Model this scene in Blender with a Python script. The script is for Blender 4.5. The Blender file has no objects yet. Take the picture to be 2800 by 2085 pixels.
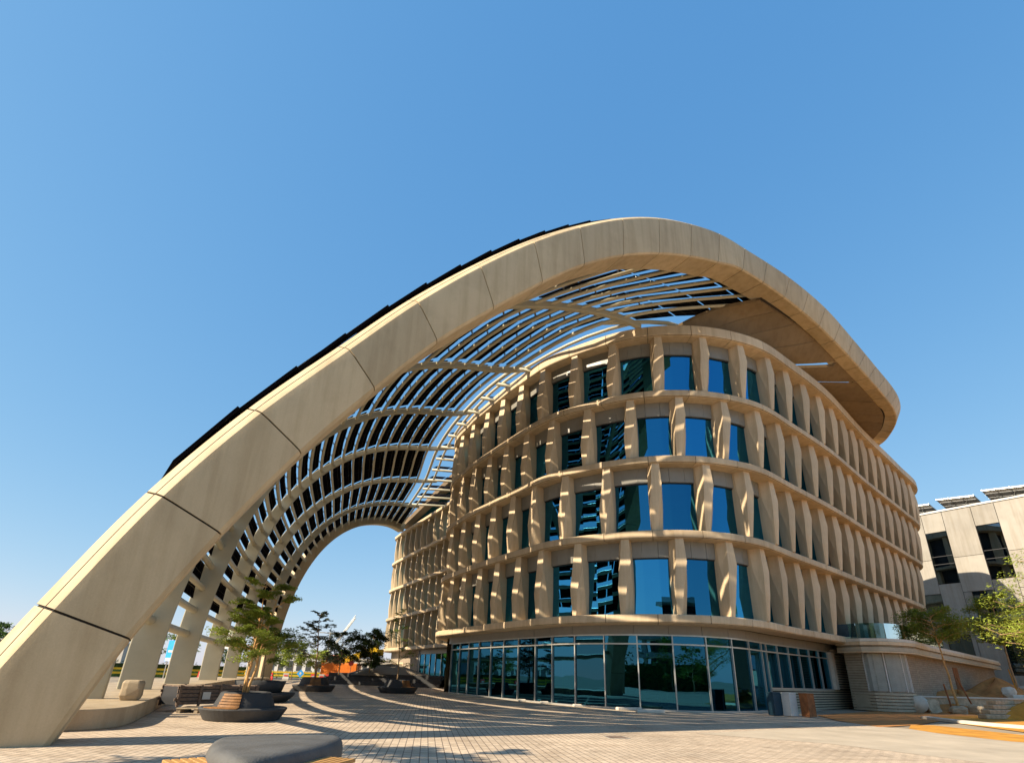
import bpy, math, random
from mathutils import Vector, Matrix
C = bpy.context.scene.collection
scene = bpy.context.scene
R = math.radians
V = Vector
random.seed(7)

# ------------------------------------------------------------------ camera
F_PX, IMG_W = 1429.0, 2800.0
PITCH = math.atan(554.0 / F_PX); ROLL = 0.0325; CAM_H = 1.65
cam_d = bpy.data.cameras.new("camera")
cam = bpy.data.objects.new("camera", cam_d); C.objects.link(cam)
cam_d.sensor_width = 36.0; cam_d.lens = 36.0 * F_PX / IMG_W
cam_d.shift_y = 247.5 / IMG_W
cam_d.clip_end = 5000; cam_d.clip_start = 0.1
cp, sp, cr, sr = math.cos(PITCH), math.sin(PITCH), math.cos(ROLL), math.sin(ROLL)
fw = V((0, cp, sp)); u0 = V((0, -sp, cp)); r0 = V((1, 0, 0))
rt = r0 * cr + u0 * sr; up = -r0 * sr + u0 * cr
M = Matrix((rt, up, -fw)).transposed().to_4x4(); M.translation = V((0, 0, CAM_H))
cam.matrix_world = M
scene.camera = cam

# ------------------------------------------------------------------ light
SUN_EL = R(35.5)
to_sun = V((-0.894 * math.cos(SUN_EL), -0.447 * math.cos(SUN_EL), math.sin(SUN_EL)))
w = bpy.data.worlds.new("World"); scene.world = w; w.use_nodes = True
nt = w.node_tree
sky = nt.nodes.new("ShaderNodeTexSky"); sky.sky_type = 'NISHITA'; sky.sun_disc = False
sky.sun_elevation = SUN_EL
sky.sun_rotation = math.atan2(to_sun.x, to_sun.y)
sky.air_density = 1.0; sky.dust_density = 0.25; sky.ozone_density = 1.6
sep = nt.nodes.new("ShaderNodeSeparateColor"); cmb = nt.nodes.new("ShaderNodeCombineColor")
nt.links.new(sky.outputs[0], sep.inputs[0])
for ch, ex, k in ((0, 0.85, 0.642), (1, 0.50, 1.247), (2, 0.27, 2.222)):      # grade of the daylight sky, channel by channel
    pw = nt.nodes.new("ShaderNodeMath"); pw.operation = 'POWER'; pw.inputs[1].default_value = ex
    ml = nt.nodes.new("ShaderNodeMath"); ml.operation = 'MULTIPLY'; ml.inputs[1].default_value = k
    nt.links.new(sep.outputs[ch], pw.inputs[0]); nt.links.new(pw.outputs[0], ml.inputs[0]); nt.links.new(ml.outputs[0], cmb.inputs[ch])
nt.links.new(cmb.outputs[0], nt.nodes["Background"].inputs[0])
nt.nodes["Background"].inputs[1].default_value = 0.10
sd = bpy.data.lights.new("sun", 'SUN'); sd.energy = 3.8; sd.angle = R(0.5); sd.color = (1.0, 0.86, 0.66)
so = bpy.data.objects.new("sun", sd); C.objects.link(so)
so.rotation_euler = (-to_sun).to_track_quat('-Z', 'Y').to_euler()
vs = scene.view_settings
scene.display_settings.display_device = 'sRGB'
vs.view_transform = 'Standard'; vs.look = 'None'; vs.exposure = 1.3; vs.gamma = 1.0
scene.cycles.max_bounces = 8
scene.cycles.transparent_max_bounces = 12

# ------------------------------------------------------------------ materials
def nodes(name):
    m = bpy.data.materials.new(name); m.use_nodes = True
    t = m.node_tree; return m, t, t.nodes["Principled BSDF"]
def N(t, typ, **kw):
    n = t.nodes.new(typ)
    for k, v in kw.items(): setattr(n, k, v)
    return n
def noise_col(t, scale, c1, c2, detail=6, lo=0.35, hi=0.65, coord='Object', stretch=None):
    tc = N(t, "ShaderNodeTexCoord"); nz = N(t, "ShaderNodeTexNoise")
    nz.inputs["Scale"].default_value = scale; nz.inputs["Detail"].default_value = detail
    nz.inputs["Roughness"].default_value = 0.62
    src = tc.outputs[coord]
    if stretch:
        mp = N(t, "ShaderNodeMapping"); mp.inputs["Scale"].default_value = stretch
        t.links.new(src, mp.inputs[0]); src = mp.outputs[0]
    t.links.new(src, nz.inputs["Vector"])
    rp = N(t, "ShaderNodeValToRGB")
    rp.color_ramp.elements[0].position = lo; rp.color_ramp.elements[1].position = hi
    rp.color_ramp.elements[0].color = (*c1, 1); rp.color_ramp.elements[1].color = (*c2, 1)
    t.links.new(nz.outputs["Fac"], rp.inputs[0])
    return rp.outputs[0], nz, src
def mixc(t, a, b, fac, mode='MIX'):
    mx = N(t, "ShaderNodeMix", data_type='RGBA', blend_type=mode)
    if hasattr(fac, 'links'): t.links.new(fac, mx.inputs[0])
    else: mx.inputs[0].default_value = fac
    for s, i in ((a, 6), (b, 7)):
        if hasattr(s, 'links'): t.links.new(s, mx.inputs[i])
        else: mx.inputs[i].default_value = (*s, 1)
    return mx.outputs[2]
def mat(name, c, rough=0.7, var=0.18, scale=1.2, bump=0.0, bscale=40, metal=0.0, spec=0.4, stretch=None):
    m, t, b = nodes(name)
    c1 = tuple(x * (1 - var) for x in c); c2 = tuple(min(1, x * (1 + var)) for x in c)
    col, nz, src = noise_col(t, scale, c1, c2, stretch=stretch)
    t.links.new(col, b.inputs["Base Color"])
    b.inputs["Roughness"].default_value = rough; b.inputs["Metallic"].default_value = metal
    b.inputs["Specular IOR Level"].default_value = spec
    if bump:
        n2 = N(t, "ShaderNodeTexNoise"); n2.inputs["Scale"].default_value = bscale; n2.inputs["Detail"].default_value = 4
        t.links.new(src, n2.inputs["Vector"])
        bp = N(t, "ShaderNodeBump"); bp.inputs["Strength"].default_value = bump; bp.inputs["Distance"].default_value = 0.03
        t.links.new(n2.outputs["Fac"], bp.inputs["Height"]); t.links.new(bp.outputs[0], b.inputs["Normal"])
    return m
def stained(name, c, dark, rough=0.65, scale=0.25, amt=0.5, bump=0.15):
    """cladding concrete with soft blotches and faint streaks"""
    m, t, b = nodes(name)
    col, nz, src = noise_col(t, scale, tuple(x * .9 for x in c), tuple(x * 1.1 for x in c), detail=8)
    col2, _, _ = noise_col(t, 0.9, (0, 0, 0), (1, 1, 1), detail=10, lo=0.50, hi=0.78)
    n3 = N(t, "ShaderNodeTexNoise"); n3.inputs["Scale"].default_value = 30; n3.inputs["Detail"].default_value = 6
    t.links.new(src, n3.inputs["Vector"])
    k = N(t, "ShaderNodeMath", operation='MULTIPLY'); k.inputs[1].default_value = amt
    t.links.new(col2, k.inputs[0])
    c3 = mixc(t, col, dark, k.outputs[0])
    fine = N(t, "ShaderNodeMapRange"); fine.inputs[3].default_value = 0.9; fine.inputs[4].default_value = 1.1
    t.links.new(n3.outputs["Fac"], fine.inputs[0])
    c4 = mixc(t, c3, fine.outputs[0], 1.0, 'MULTIPLY')
    geo = N(t, "ShaderNodeNewGeometry"); oi = N(t, "ShaderNodeObjectInfo")
    ad = N(t, "ShaderNodeMath", operation='ADD'); t.links.new(geo.outputs["Random Per Island"], ad.inputs[0]); t.links.new(oi.outputs["Random"], ad.inputs[1])
    pv = N(t, "ShaderNodeMapRange"); pv.inputs[1].default_value = 0; pv.inputs[2].default_value = 2; pv.inputs[3].default_value = 0.80; pv.inputs[4].default_value = 1.20
    t.links.new(ad.outputs[0], pv.inputs[0]); c4 = mixc(t, c4, pv.outputs[0], 1.0, 'MULTIPLY')
    stk, _, _ = noise_col(t, 2.2, (0.80, 0.77, 0.72), (1, 1, 1), detail=6, lo=0.36, hi=0.56, stretch=(1, 1, 0.07))
    c4 = mixc(t, c4, stk, 0.75, 'MULTIPLY')
    t.links.new(c4, b.inputs["Base Color"]); b.inputs["Roughness"].default_value = rough
    b.inputs["Specular IOR Level"].default_value = 0.35
    bp = N(t, "ShaderNodeBump"); bp.inputs["Strength"].default_value = bump; bp.inputs["Distance"].default_value = 0.02
    t.links.new(n3.outputs["Fac"], bp.inputs["Height"]); t.links.new(bp.outputs[0], b.inputs["Normal"])
    return m
def glass_mat(name, tint, trans, base_refl=0.16):
    m = bpy.data.materials.new(name); m.use_nodes = True; t = m.node_tree
    t.nodes.clear()
    out = N(t, "ShaderNodeOutputMaterial"); gl = N(t, "ShaderNodeBsdfGlossy"); tr = N(t, "ShaderNodeBsdfTransparent")
    gl.inputs["Roughness"].default_value = 0.0; gl.inputs["Color"].default_value = (*tint, 1)
    tr.inputs["Color"].default_value = (*trans, 1)
    tc = N(t, "ShaderNodeTexCoord"); nz = N(t, "ShaderNodeTexNoise"); nz.inputs["Scale"].default_value = 0.45
    t.links.new(tc.outputs["Object"], nz.inputs["Vector"])
    bp = N(t, "ShaderNodeBump"); bp.inputs["Strength"].default_value = 0.045; bp.inputs["Distance"].default_value = 0.12
    t.links.new(nz.outputs["Fac"], bp.inputs["Height"]); t.links.new(bp.outputs[0], gl.inputs["Normal"])
    oi = N(t, "ShaderNodeObjectInfo"); vr = N(t, "ShaderNodeMapRange"); vr.inputs[3].default_value = 0.55; vr.inputs[4].default_value = 1.15
    t.links.new(oi.outputs["Random"], vr.inputs[0])
    tn = N(t, "ShaderNodeMix", data_type='RGBA', blend_type='MULTIPLY'); tn.inputs[0].default_value = 1.0; tn.inputs[6].default_value = (*tint, 1)
    t.links.new(vr.outputs[0], tn.inputs[7]); t.links.new(tn.outputs[2], gl.inputs["Color"])
    lw = N(t, "ShaderNodeFresnel"); lw.inputs["IOR"].default_value = 1.6
    mr = N(t, "ShaderNodeMapRange"); mr.inputs[1].default_value = 0.04; mr.inputs[2].default_value = 1.0
    mr.inputs[3].default_value = base_refl; mr.inputs[4].default_value = 1.0
    t.links.new(lw.outputs[0], mr.inputs[0])
    mx = N(t, "ShaderNodeMixShader"); t.links.new(mr.outputs[0], mx.inputs[0])
    t.links.new(tr.outputs[0], mx.inputs[1]); t.links.new(gl.outputs[0], mx.inputs[2])
    t.links.new(mx.outputs[0], out.inputs[0]); return m

MT = {}
MT['grc'] = stained("facade_concrete", (0.620, 0.475, 0.305), (0.450, 0.335, 0.205), amt=0.35)
MT['beam'] = stained("beam_concrete", (0.580, 0.445, 0.265), (0.430, 0.320, 0.185), scale=0.18, amt=0.5)
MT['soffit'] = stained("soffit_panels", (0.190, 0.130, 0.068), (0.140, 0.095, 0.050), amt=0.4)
MT['joint'] = mat("joint_dark", (0.03, 0.025, 0.02), 0.9)
MT['rib'] = mat("rib_paint", (0.436, 0.396, 0.284), 0.5, 0.06, 0.8)
MT['purlin'] = mat("purlin_paint", (0.488, 0.442, 0.317), 0.45, 0.05, 0.8)
MT['spandrel'] = mat("spandrel_metal", (0.247, 0.232, 0.197), 0.4, 0.05, 2)
MT['alu'] = mat("aluminium", (0.508, 0.499, 0.462), 0.35, 0.05, 3, metal=0.6)
MT['interior'] = mat("interior_dark", (0.05, 0.055, 0.06), 0.9, 0.3, 0.5)
MT['ceiling'] = mat("interior_ceiling", (0.238, 0.251, 0.238), 0.9, 0.2, 0.5)
MT['greencol'] = mat("green_column", (0.12, 0.35, 0.06), 0.6, 0.1)
MT['glass'] = glass_mat("tinted_glass", (0.09, 0.56, 1.0), (0.03, 0.09, 0.12), 0.40)
MT['shopglass'] = glass_mat("storefront_glass", (0.10, 0.52, 0.85), (0.02, 0.08, 0.09), 0.19)
MT['farglass'] = glass_mat("grey_glass", (0.42, 0.62, 0.80), (0.03, 0.05, 0.07), 0.38)
MT['clear'] = glass_mat("balustrade_glass", (0.8, 0.95, 0.95), (0.55, 0.72, 0.70), 0.10)
MT['frame_dark'] = mat("dark_metal", (0.03, 0.03, 0.032), 0.5, 0.1)
MT['deck'] = mat("roof_deck", (0.277, 0.253, 0.214), 0.9, 0.1, 0.5)
MT['plinth'] = stained("plinth_concrete", (0.383, 0.297, 0.191), (0.224, 0.158, 0.092), scale=0.6, amt=0.6, bump=0.3)
MT['darkstone'] = stained("dark_cast_stone", (0.048, 0.048, 0.049), (0.028, 0.028, 0.029), scale=1.5, amt=0.6, bump=0.4, rough=0.7)
MT['greystone'] = stained("grey_cast_stone", (0.105, 0.103, 0.098), (0.050, 0.048, 0.045), scale=1.5, amt=0.7, bump=0.5, rough=0.62)
MT['wood'] = mat("timber_slats", (0.462, 0.240, 0.074), 0.55, 0.35, 3, 0.2, 30, stretch=(1, 8, 8))
MT['wood_dark'] = mat("dark_timber_slats", (0.264, 0.125, 0.040), 0.6, 0.35, 3, 0.2, 30)
MT['oldwood'] = mat("weathered_timber", (0.172, 0.119, 0.086), 0.8, 0.45, 4, 0.4, 20, stretch=(2, 2, 10))
MT['rust'] = mat("rusty_steel", (0.259, 0.092, 0.028), 0.75, 0.35, 3, 0.15, 30)
MT['white'] = mat("white_paint", (0.600, 0.584, 0.544), 0.6, 0.05, 2)
MT['blue'] = mat("blue_paint", (0.026, 0.330, 0.818), 0.5, 0.05, 2)
MT['binblue'] = mat("blue_grey_paint", (0.012, 0.045, 0.070), 0.5, 0.1, 2)
MT['yellow'] = mat("yellow_paint", (0.693, 0.444, 0.018), 0.5, 0.08, 2)
MT['red'] = mat("red_plastic", (0.858, 0.079, 0.066), 0.5, 0.08, 2)
MT['orange'] = mat("orange_paint", (0.739, 0.185, 0.018), 0.5, 0.1, 2)
MT['hedge'] = mat("hedge_leaf", (0.09, 0.17, 0.03), 0.7, 0.4, 2)
MT['pale'] = mat("pale_render", (0.508, 0.462, 0.397), 0.7, 0.06, 0.3)
MT['panel2'] = stained("beige_wall_panels", (0.325, 0.298, 0.255), (0.280, 0.255, 0.215), scale=0.3, amt=0.25, bump=0.05)
MT['sandstone'] = mat("rubble_stone", (0.429, 0.343, 0.232), 0.9, 0.25, 3, 0.5, 15)
MT['bark'] = mat("bark", (0.343, 0.224, 0.119), 0.85, 0.35, 6, 0.5, 25, stretch=(3, 3, 1))
MT['barklit'] = mat("young_bark", (0.554, 0.317, 0.119), 0.8, 0.3, 6, 0.4, 25, stretch=(3, 3, 1))
MT['soil'] = mat("soil", (0.145, 0.099, 0.059), 0.95, 0.3, 6, 0.6, 20)
MT['slat'] = mat("wall_slats", (0.436, 0.370, 0.264), 0.6, 0.1, 1.5)
MT['louver'] = mat("louvre_grey", (0.317, 0.333, 0.301), 0.5, 0.08, 2)
MT['rope'] = mat("black_rubber", (0.03, 0.03, 0.03), 0.6, 0.2)

def leaf_mat(name, c, var=0.45):
    m, t, b = nodes(name)
    col, nz, src = noise_col(t, 1.3, tuple(x * (1 - var) for x in c), tuple(x * (1 + var) for x in c), detail=3)
    t.links.new(col, b.inputs["Base Color"]); b.inputs["Roughness"].default_value = 0.55
    b.inputs["Specular IOR Level"].default_value = 0.25
    tl = N(t, "ShaderNodeBsdfTranslucent"); t.links.new(col, tl.inputs[0])
    mx = N(t, "ShaderNodeMixShader"); mx.inputs[0].default_value = 0.3
    t.links.new(b.outputs[0], mx.inputs[1]); t.links.new(tl.outputs[0], mx.inputs[2])
    t.links.new(mx.outputs[0], t.nodes["Material Output"].inputs[0]); return m
MT['leaf_mid'] = leaf_mat("leaf_mid_green", (0.19, 0.24, 0.03))
MT['leaf_light'] = leaf_mat("leaf_light_green", (0.33, 0.40, 0.06))
MT['leaf_dark'] = leaf_mat("leaf_dark_green", (0.045, 0.075, 0.02))
MT['leaf_cool'] = leaf_mat("leaf_cool_green", (0.075, 0.11, 0.07))

def paver_mat():
    m, t, b = nodes("clay_pavers")
    tc = N(t, "ShaderNodeTexCoord"); mp = N(t, "ShaderNodeMapping")
    mp.inputs["Rotation"].default_value = (0, 0, R(82)); t.links.new(tc.outputs["Object"], mp.inputs[0])
    br = N(t, "ShaderNodeTexBrick"); br.inputs["Scale"].default_value = 1.0
    br.inputs["Brick Width"].default_value = 0.36; br.inputs["Row Height"].default_value = 0.18
    br.inputs["Mortar Size"].default_value = 0.011; br.inputs["Mortar Smooth"].default_value = 0.3
    br.inputs["Color1"].default_value = (0.60, 0.485, 0.36, 1); br.inputs["Color2"].default_value = (0.49, 0.39, 0.285, 1)
    br.inputs["Mortar"].default_value = (0.17, 0.13, 0.10, 1); br.inputs["Bias"].default_value = -0.2
    t.links.new(mp.outputs[0], br.inputs["Vector"])
    col, nz, src = noise_col(t, 0.35, (0.80, 0.78, 0.76), (1.08, 1.06, 1.04), detail=8)
    c = mixc(t, br.outputs["Color"], col, 1.0, 'MULTIPLY')
    col2, _, _ = noise_col(t, 9, (0.85, 0.85, 0.85), (1.1, 1.1, 1.1), detail=5)
    c = mixc(t, c, col2, 1.0, 'MULTIPLY')
    # bands of darker pavers laid across the square
    col3, _, _ = noise_col(t, 0.9, (0.78, 0.74, 0.70), (1.0, 1.0, 1.0), detail=2, lo=0.40, hi=0.46, stretch=(0.35, 2.6, 1))
    c = mixc(t, c, col3, 0.6, 'MULTIPLY')
    col4, _, _ = noise_col(t, 0.7, (0.62, 0.60, 0.58), (1, 1, 1), detail=9, lo=0.30, hi=0.42)
    c = mixc(t, c, col4, 0.7, 'MULTIPLY')
    vo = N(t, "ShaderNodeTexVoronoi"); vo.inputs["Scale"].default_value = 1.6; t.links.new(src, vo.inputs["Vector"])
    sp_ = N(t, "ShaderNodeMapRange"); sp_.inputs[1].default_value = 0.03; sp_.inputs[2].default_value = 0.06; sp_.inputs[3].default_value = 0.6; sp_.inputs[4].default_value = 1.0
    t.links.new(vo.outputs["Distance"], sp_.inputs[0]); c = mixc(t, c, sp_.outputs[0], 1.0, 'MULTIPLY')
    t.links.new(c, b.inputs["Base Color"]); b.inputs["Roughness"].default_value = 0.75
    bp = N(t, "ShaderNodeBump"); bp.inputs["Strength"].default_value = 0.5; bp.inputs["Distance"].default_value = 0.01
    inv = N(t, "ShaderNodeMath", operation='SUBTRACT'); inv.inputs[0].default_value = 1.0
    t.links.new(br.outputs["Fac"], inv.inputs[1]); t.links.new(inv.outputs[0], bp.inputs["Height"])
    t.links.new(bp.outputs[0], b.inputs["Normal"]); return m
MT['paver'] = paver_mat()
MT['concrete'] = mat("road_concrete", (0.449, 0.376, 0.284), 0.8, 0.14, 0.5, 0.3, 30)
MT['ground'] = mat("dusty_ground", (0.285, 0.230, 0.166), 0.9, 0.2, 0.15, 0.4, 5)
MT['sand'] = mat("orange_sand", (0.520, 0.235, 0.028), 0.95, 0.22, 1.2, 0.8, 9)
MT['sand_shaded'] = mat("shaded_sand", (0.420, 0.185, 0.055), 0.95, 0.25, 1.2, 0.8, 9)  # same sand as above, with shade put into its colour
MT['asphalt'] = mat("asphalt", (0.070, 0.070, 0.070), 0.9, 0.15, 0.6)
MT['kerb'] = mat("kerb_concrete", (0.614, 0.564, 0.475), 0.75, 0.1, 2, 0.2)

def stone_wall_mat():
    m, t, b = nodes("split_stone_cladding")
    tc = N(t, "ShaderNodeTexCoord"); mp = N(t, "ShaderNodeMapping")
    t.links.new(tc.outputs["UV"], mp.inputs[0])
    br = N(t, "ShaderNodeTexBrick"); br.inputs["Scale"].default_value = 1.0
    br.inputs["Brick Width"].default_value = 0.8; br.inputs["Row Height"].default_value = 0.16; br.inputs["Mortar Size"].default_value = 0.012
    br.inputs["Color1"].default_value = (0.38, 0.30, 0.215, 1); br.inputs["Color2"].default_value = (0.30, 0.235, 0.165, 1); br.inputs["Mortar"].default_value = (0.19, 0.15, 0.11, 1)
    t.links.new(mp.outputs[0], br.inputs["Vector"])
    col, _, _ = noise_col(t, 5, (0.8, 0.8, 0.8), (1.1, 1.1, 1.1))
    t.links.new(mixc(t, br.outputs["Color"], col, 1.0, 'MULTIPLY'), b.inputs["Base Color"])
    b.inputs["Roughness"].default_value = 0.85
    bp = N(t, "ShaderNodeBump"); bp.inputs["Strength"].default_value = 0.8; bp.inputs["Distance"].default_value = 0.02
    t.links.new(br.outputs["Color"], bp.inputs["Height"]); t.links.new(bp.outputs[0], b.inputs["Normal"]); return m
MT['stonewall'] = stone_wall_mat()

def pv_mat():
    m, t, b = nodes("photovoltaic_cells")
    tc = N(t, "ShaderNodeTexCoord")
    br = N(t, "ShaderNodeTexBrick"); br.offset = 0.0; br.inputs["Scale"].default_value = 1.0
    br.inputs["Brick Width"].default_value = 0.9; br.inputs["Row Height"].default_value = 0.62; br.inputs["Mortar Size"].default_value = 0.018
    br.inputs["Color1"].default_value = (0.004, 0.004, 0.006, 1); br.inputs["Color2"].default_value = (0.006, 0.006, 0.008, 1); br.inputs["Mortar"].default_value = (0.07, 0.065, 0.055, 1)
    t.links.new(tc.outputs["UV"], br.inputs["Vector"]); t.links.new(br.outputs["Color"], b.inputs["Base Color"])
    b.inputs["Roughness"].default_value = 0.45; b.inputs["Specular IOR Level"].default_value = 0.0; return m
MT['pv'] = pv_mat()

# ------------------------------------------------------------------ mesh helpers
class MB:
    def __init__(s): s.v = []; s.f = []; s.uv = {}
    def quad(s, a, b, c, d, uv=None):
        i = len(s.v); s.v += [V(a), V(b), V(c), V(d)]; s.f.append((i, i + 1, i + 2, i + 3))
        if uv: s.uv[len(s.f) - 1] = uv
        return s
    def tri(s, a, b, c):
        i = len(s.v); s.v += [V(a), V(b), V(c)]; s.f.append((i, i + 1, i + 2)); return s
    def hexa(s, p):      # 8 corners: bottom 0-3, top 4-7 (both ccw from above)
        i = len(s.v); s.v += [V(q) for q in p]
        for q in ((3, 2, 1, 0), (4, 5, 6, 7), (0, 1, 5, 4), (1, 2, 6, 5), (2, 3, 7, 6), (3, 0, 4, 7)):
            s.f.append(tuple(i + k for k in q))
        return s
    def box(s, c, size, rz=0.0, rot=None):
        m = rot if rot else Matrix.Rotation(rz, 3, 'Z'); hx, hy, hz = (k / 2 for k in size); c = V(c)
        return s.hexa([c + m @ V(p) for p in ((-hx, -hy, -hz), (hx, -hy, -hz), (hx, hy, -hz), (-hx, hy, -hz), (-hx, -hy, hz), (hx, -hy, hz), (hx, hy, hz), (-hx, hy, hz))])
    def loft(s, secs, closed=True, caps=True, uvs=None):
        i0 = len(s.v); n = len(secs[0])
        for sec in secs: s.v += [V(p) for p in sec]
        for k in range(len(secs) - 1):
            for j in range(n if closed else n - 1):
                a = i0 + k * n + j; b = i0 + k * n + (j + 1) % n
                s.f.append((a, b, b + n, a + n))
        if caps and closed:
            s.f.append(tuple(i0 + j for j in reversed(range(n)))); e = i0 + (len(secs) - 1) * n
            s.f.append(tuple(e + j for j in range(n)))
        return s
    def tube(s, path, r, n=8, caps=True):
        path = [V(p) for p in path]; secs = []; side = None
        for k, p in enumerate(path):
            d = (path[min(k + 1, len(path) - 1)] - path[max(k - 1, 0)]).normalized()
            if side is None:
                side = d.cross(V((0, 0, 1)))
                if side.length < 0.05: side = d.cross(V((1, 0, 0)))
            side = (side - d * side.dot(d)).normalized(); u = side.cross(d)
            rr = r[k] if isinstance(r, (list, tuple)) else r
            secs.append([p + (side * math.cos(2 * math.pi * j / n) + u * math.sin(2 * math.pi * j / n)) * rr for j in range(n)])
        return s.loft(secs, caps=caps)
    def prism(s, poly, z0, z1):
        i = len(s.v); n = len(poly)
        s.v += [V((p[0], p[1], z0)) for p in poly] + [V((p[0], p[1], z1)) for p in poly]
        s.f.append(tuple(i + k for k in reversed(range(n)))); s.f.append(tuple(i + n + k for k in range(n)))
        for k in range(n):
            j = (k + 1) % n; s.f.append((i + k, i + j, i + n + j, i + n + k))
        return s
    def build(s, name, m, parent=None, smooth=False, loc=None):
        me = bpy.data.meshes.new(name)
        off = V(loc) if loc is not None else V((0, 0, 0))
        me.from_pydata([tuple(p - off) for p in s.v], [], s.f)
        if s.uv:
            ul = me.uv_layers.new(name="UVMap")
            for fi, uv in s.uv.items():
                for k, li in enumerate(me.polygons[fi].loop_indices): ul.data[li].uv = uv[k]
        me.materials.append(m)
        if smooth:
            for p in me.polygons: p.use_smooth = True
        me.update()
        o = bpy.data.objects.new(name, me); C.objects.link(o)
        if loc is not None: o.location = loc
        if parent: o.parent = parent
        return o
def bevel(o, wd, seg=2, angle=R(35)):
    b = o.modifiers.new("bevel", 'BEVEL'); b.width = wd; b.segments = seg; b.limit_method = 'ANGLE'; b.angle_limit = angle
    return o
def tag(o, label=None, cat=None, group=None, kind=None):
    if label: o['label'] = label
    if cat: o['category'] = cat
    if group: o['group'] = group
    if kind: o['kind'] = kind
    return o
def thing(name, label, cat, group=None):
    o = bpy.data.objects.new(name, None); C.objects.link(o); o.empty_display_size = 0.3
    return tag(o, label, cat, group)
def copy_tree(o, parent=None):
    c = o.copy(); C.objects.link(c)
    if parent: c.parent = parent
    for ch in list(o.children): copy_tree(ch, c)
    return c
def crom(pts, per=10, closed=False):
    pts = [V(p) for p in pts]; n = len(pts); out = []
    rng = range(n if closed else n - 1)
    for i in rng:
        if closed: p0, p1, p2, p3 = pts[(i - 1) % n], pts[i], pts[(i + 1) % n], pts[(i + 2) % n]
        else:
            p1, p2 = pts[i], pts[i + 1]
            p0 = pts[i - 1] if i > 0 else p1 * 2 - p2
            p3 = pts[i + 2] if i + 2 < n else p2 * 2 - p1
        for k in range(per):
            u = k / per
            out.append(0.5 * ((2 * p1) + (p2 - p0) * u + (2 * p0 - 5 * p1 + 4 * p2 - p3) * u * u + (3 * p1 - p0 - 3 * p2 + p3) * u ** 3))
    if not closed: out.append(pts[-1].copy())
    return out
class Path:
    """arc-length parametrised polyline"""
    def __init__(s, pts):
        s.p = [V(q) for q in pts]; s.l = [0.0]
        for a, b in zip(s.p, s.p[1:]): s.l.append(s.l[-1] + (b - a).length)
        s.L = s.l[-1]
    def at(s, d):
        d = max(0.0, min(s.L, d)); lo, hi = 0, len(s.l) - 1
        while hi - lo > 1:
            m = (lo + hi) // 2
            if s.l[m] <= d: lo = m
            else: hi = m
        a, b = s.l[lo], s.l[hi]; u = 0 if b == a else (d - a) / (b - a)
        return s.p[lo].lerp(s.p[hi], u)
    def tan(s, d): return (s.at(d + 0.05) - s.at(d - 0.05)).normalized()
def lerp(a, b, t): return a + (b - a) * t

# ------------------------------------------------------------------ ground
def sheet(name, poly, z, m, **kw):
    b = MB(); i = len(b.v); b.v = [V((x, y, z)) for x, y in poly]; b.f = [tuple(range(len(poly)))]
    return tag(b.build(name, m), kind='structure', **kw)
sheet("ground", [(-2500, -600), (2500, -600), (2500, 3000), (-2500, 3000)], -0.03, MT['ground'])
sheet("plaza_paving", [(-60, -60), (60, -60), (60, -5), (17.6, 20.2), (16.8, 26.5), (16.4, 30), (18.5, 35), (30, 50), (30, 84), (-19, 84), (-31, 70), (-31, 40), (-24, 10), (-60, 2)], 0.0, MT['paver'])
sheet("concrete_road", [(6.5, 19.6), (10.0, 17.6), (12.2, 13.6), (60, -10), (60, 14), (22.6, 23.6), (17.6, 25.0), (16.8, 25.6), (10.8, 22.5)], 0.004, MT['concrete'])
sheet("far_road", [(-300, 86), (-31, 84), (60, 92), (60, 101), (-31, 98), (-300, 104)], -0.022, MT['asphalt'])

# ------------------------------------------------------------------ main office building (drop-shaped plan)
C1 = [(-6.7,52.5),(-4.5,46.6),(-2.7,43.3),(-.8,40.0),(.8,37.6),(2.5,35.0),(5,32.9),(8,31.4),(10.5,30.9),(13.2,31.2),(16.2,32.6),(19.9,35.8),(26.2,41.1),(34,48),(42.9,55.8),(47.3,60.2),(47.6,64),(42,69),(30,74),(14,76),(2,71),(-5,61)]
CR = [(-6.4,52.5),(-4.3,46.6),(-2.9,44),(-.9,40.5),(.4,38.5),(2.4,35.7),(4.9,33.6),(7.8,31.8),(10.8,31.0),(14.2,31.1),(17.9,32.3),(21.5,34.8),(26.9,39.1),(34.5,46.2),(44,54.7),(50.5,60.8),(50.8,64.5),(45,70),(32,75),(14,77),(2,72),(-5,61)]
def outline(z):
    f = (z - 9.73) / 14.77
    pts = crom([(lerp(a[0], b[0], f), lerp(a[1], b[1], f), 0) for a, b in zip(C1, CR)], 14, True)
    return pts
def normals(pts):
    n = len(pts); out = []
    for i in range(n):
        d = (pts[(i + 1) % n] - pts[i - 1]); d.z = 0; d.normalize(); out.append(V((d.y, -d.x, 0)))   # outward for this winding
    return out
def inset(pts, d):
    return [p - n * d for p, n in zip(pts, normals(pts))]
VIS = 14 * 16                       # samples of the outline that can be seen (front left nose to the right tip)
def ring_prism(mb, outer, inner, z0, z1):
    secs = []
    for o, i in zip(outer, inner):
        secs.append([V((o.x, o.y, z0)), V((o.x, o.y, z1)), V((i.x, i.y, z1)), V((i.x, i.y, z0))])
    secs.append(secs[0]); mb.loft(secs, caps=False)
bld = thing("office_building", "drop shaped office building with rows of twisted sand coloured fins over a glazed ground floor", "building")
ZB = [4.70, 9.73, 14.70, 19.55, 24.50]         # underside of each floor band
BH = [0.50, 0.50, 0.50, 0.50, 0.85]
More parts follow.
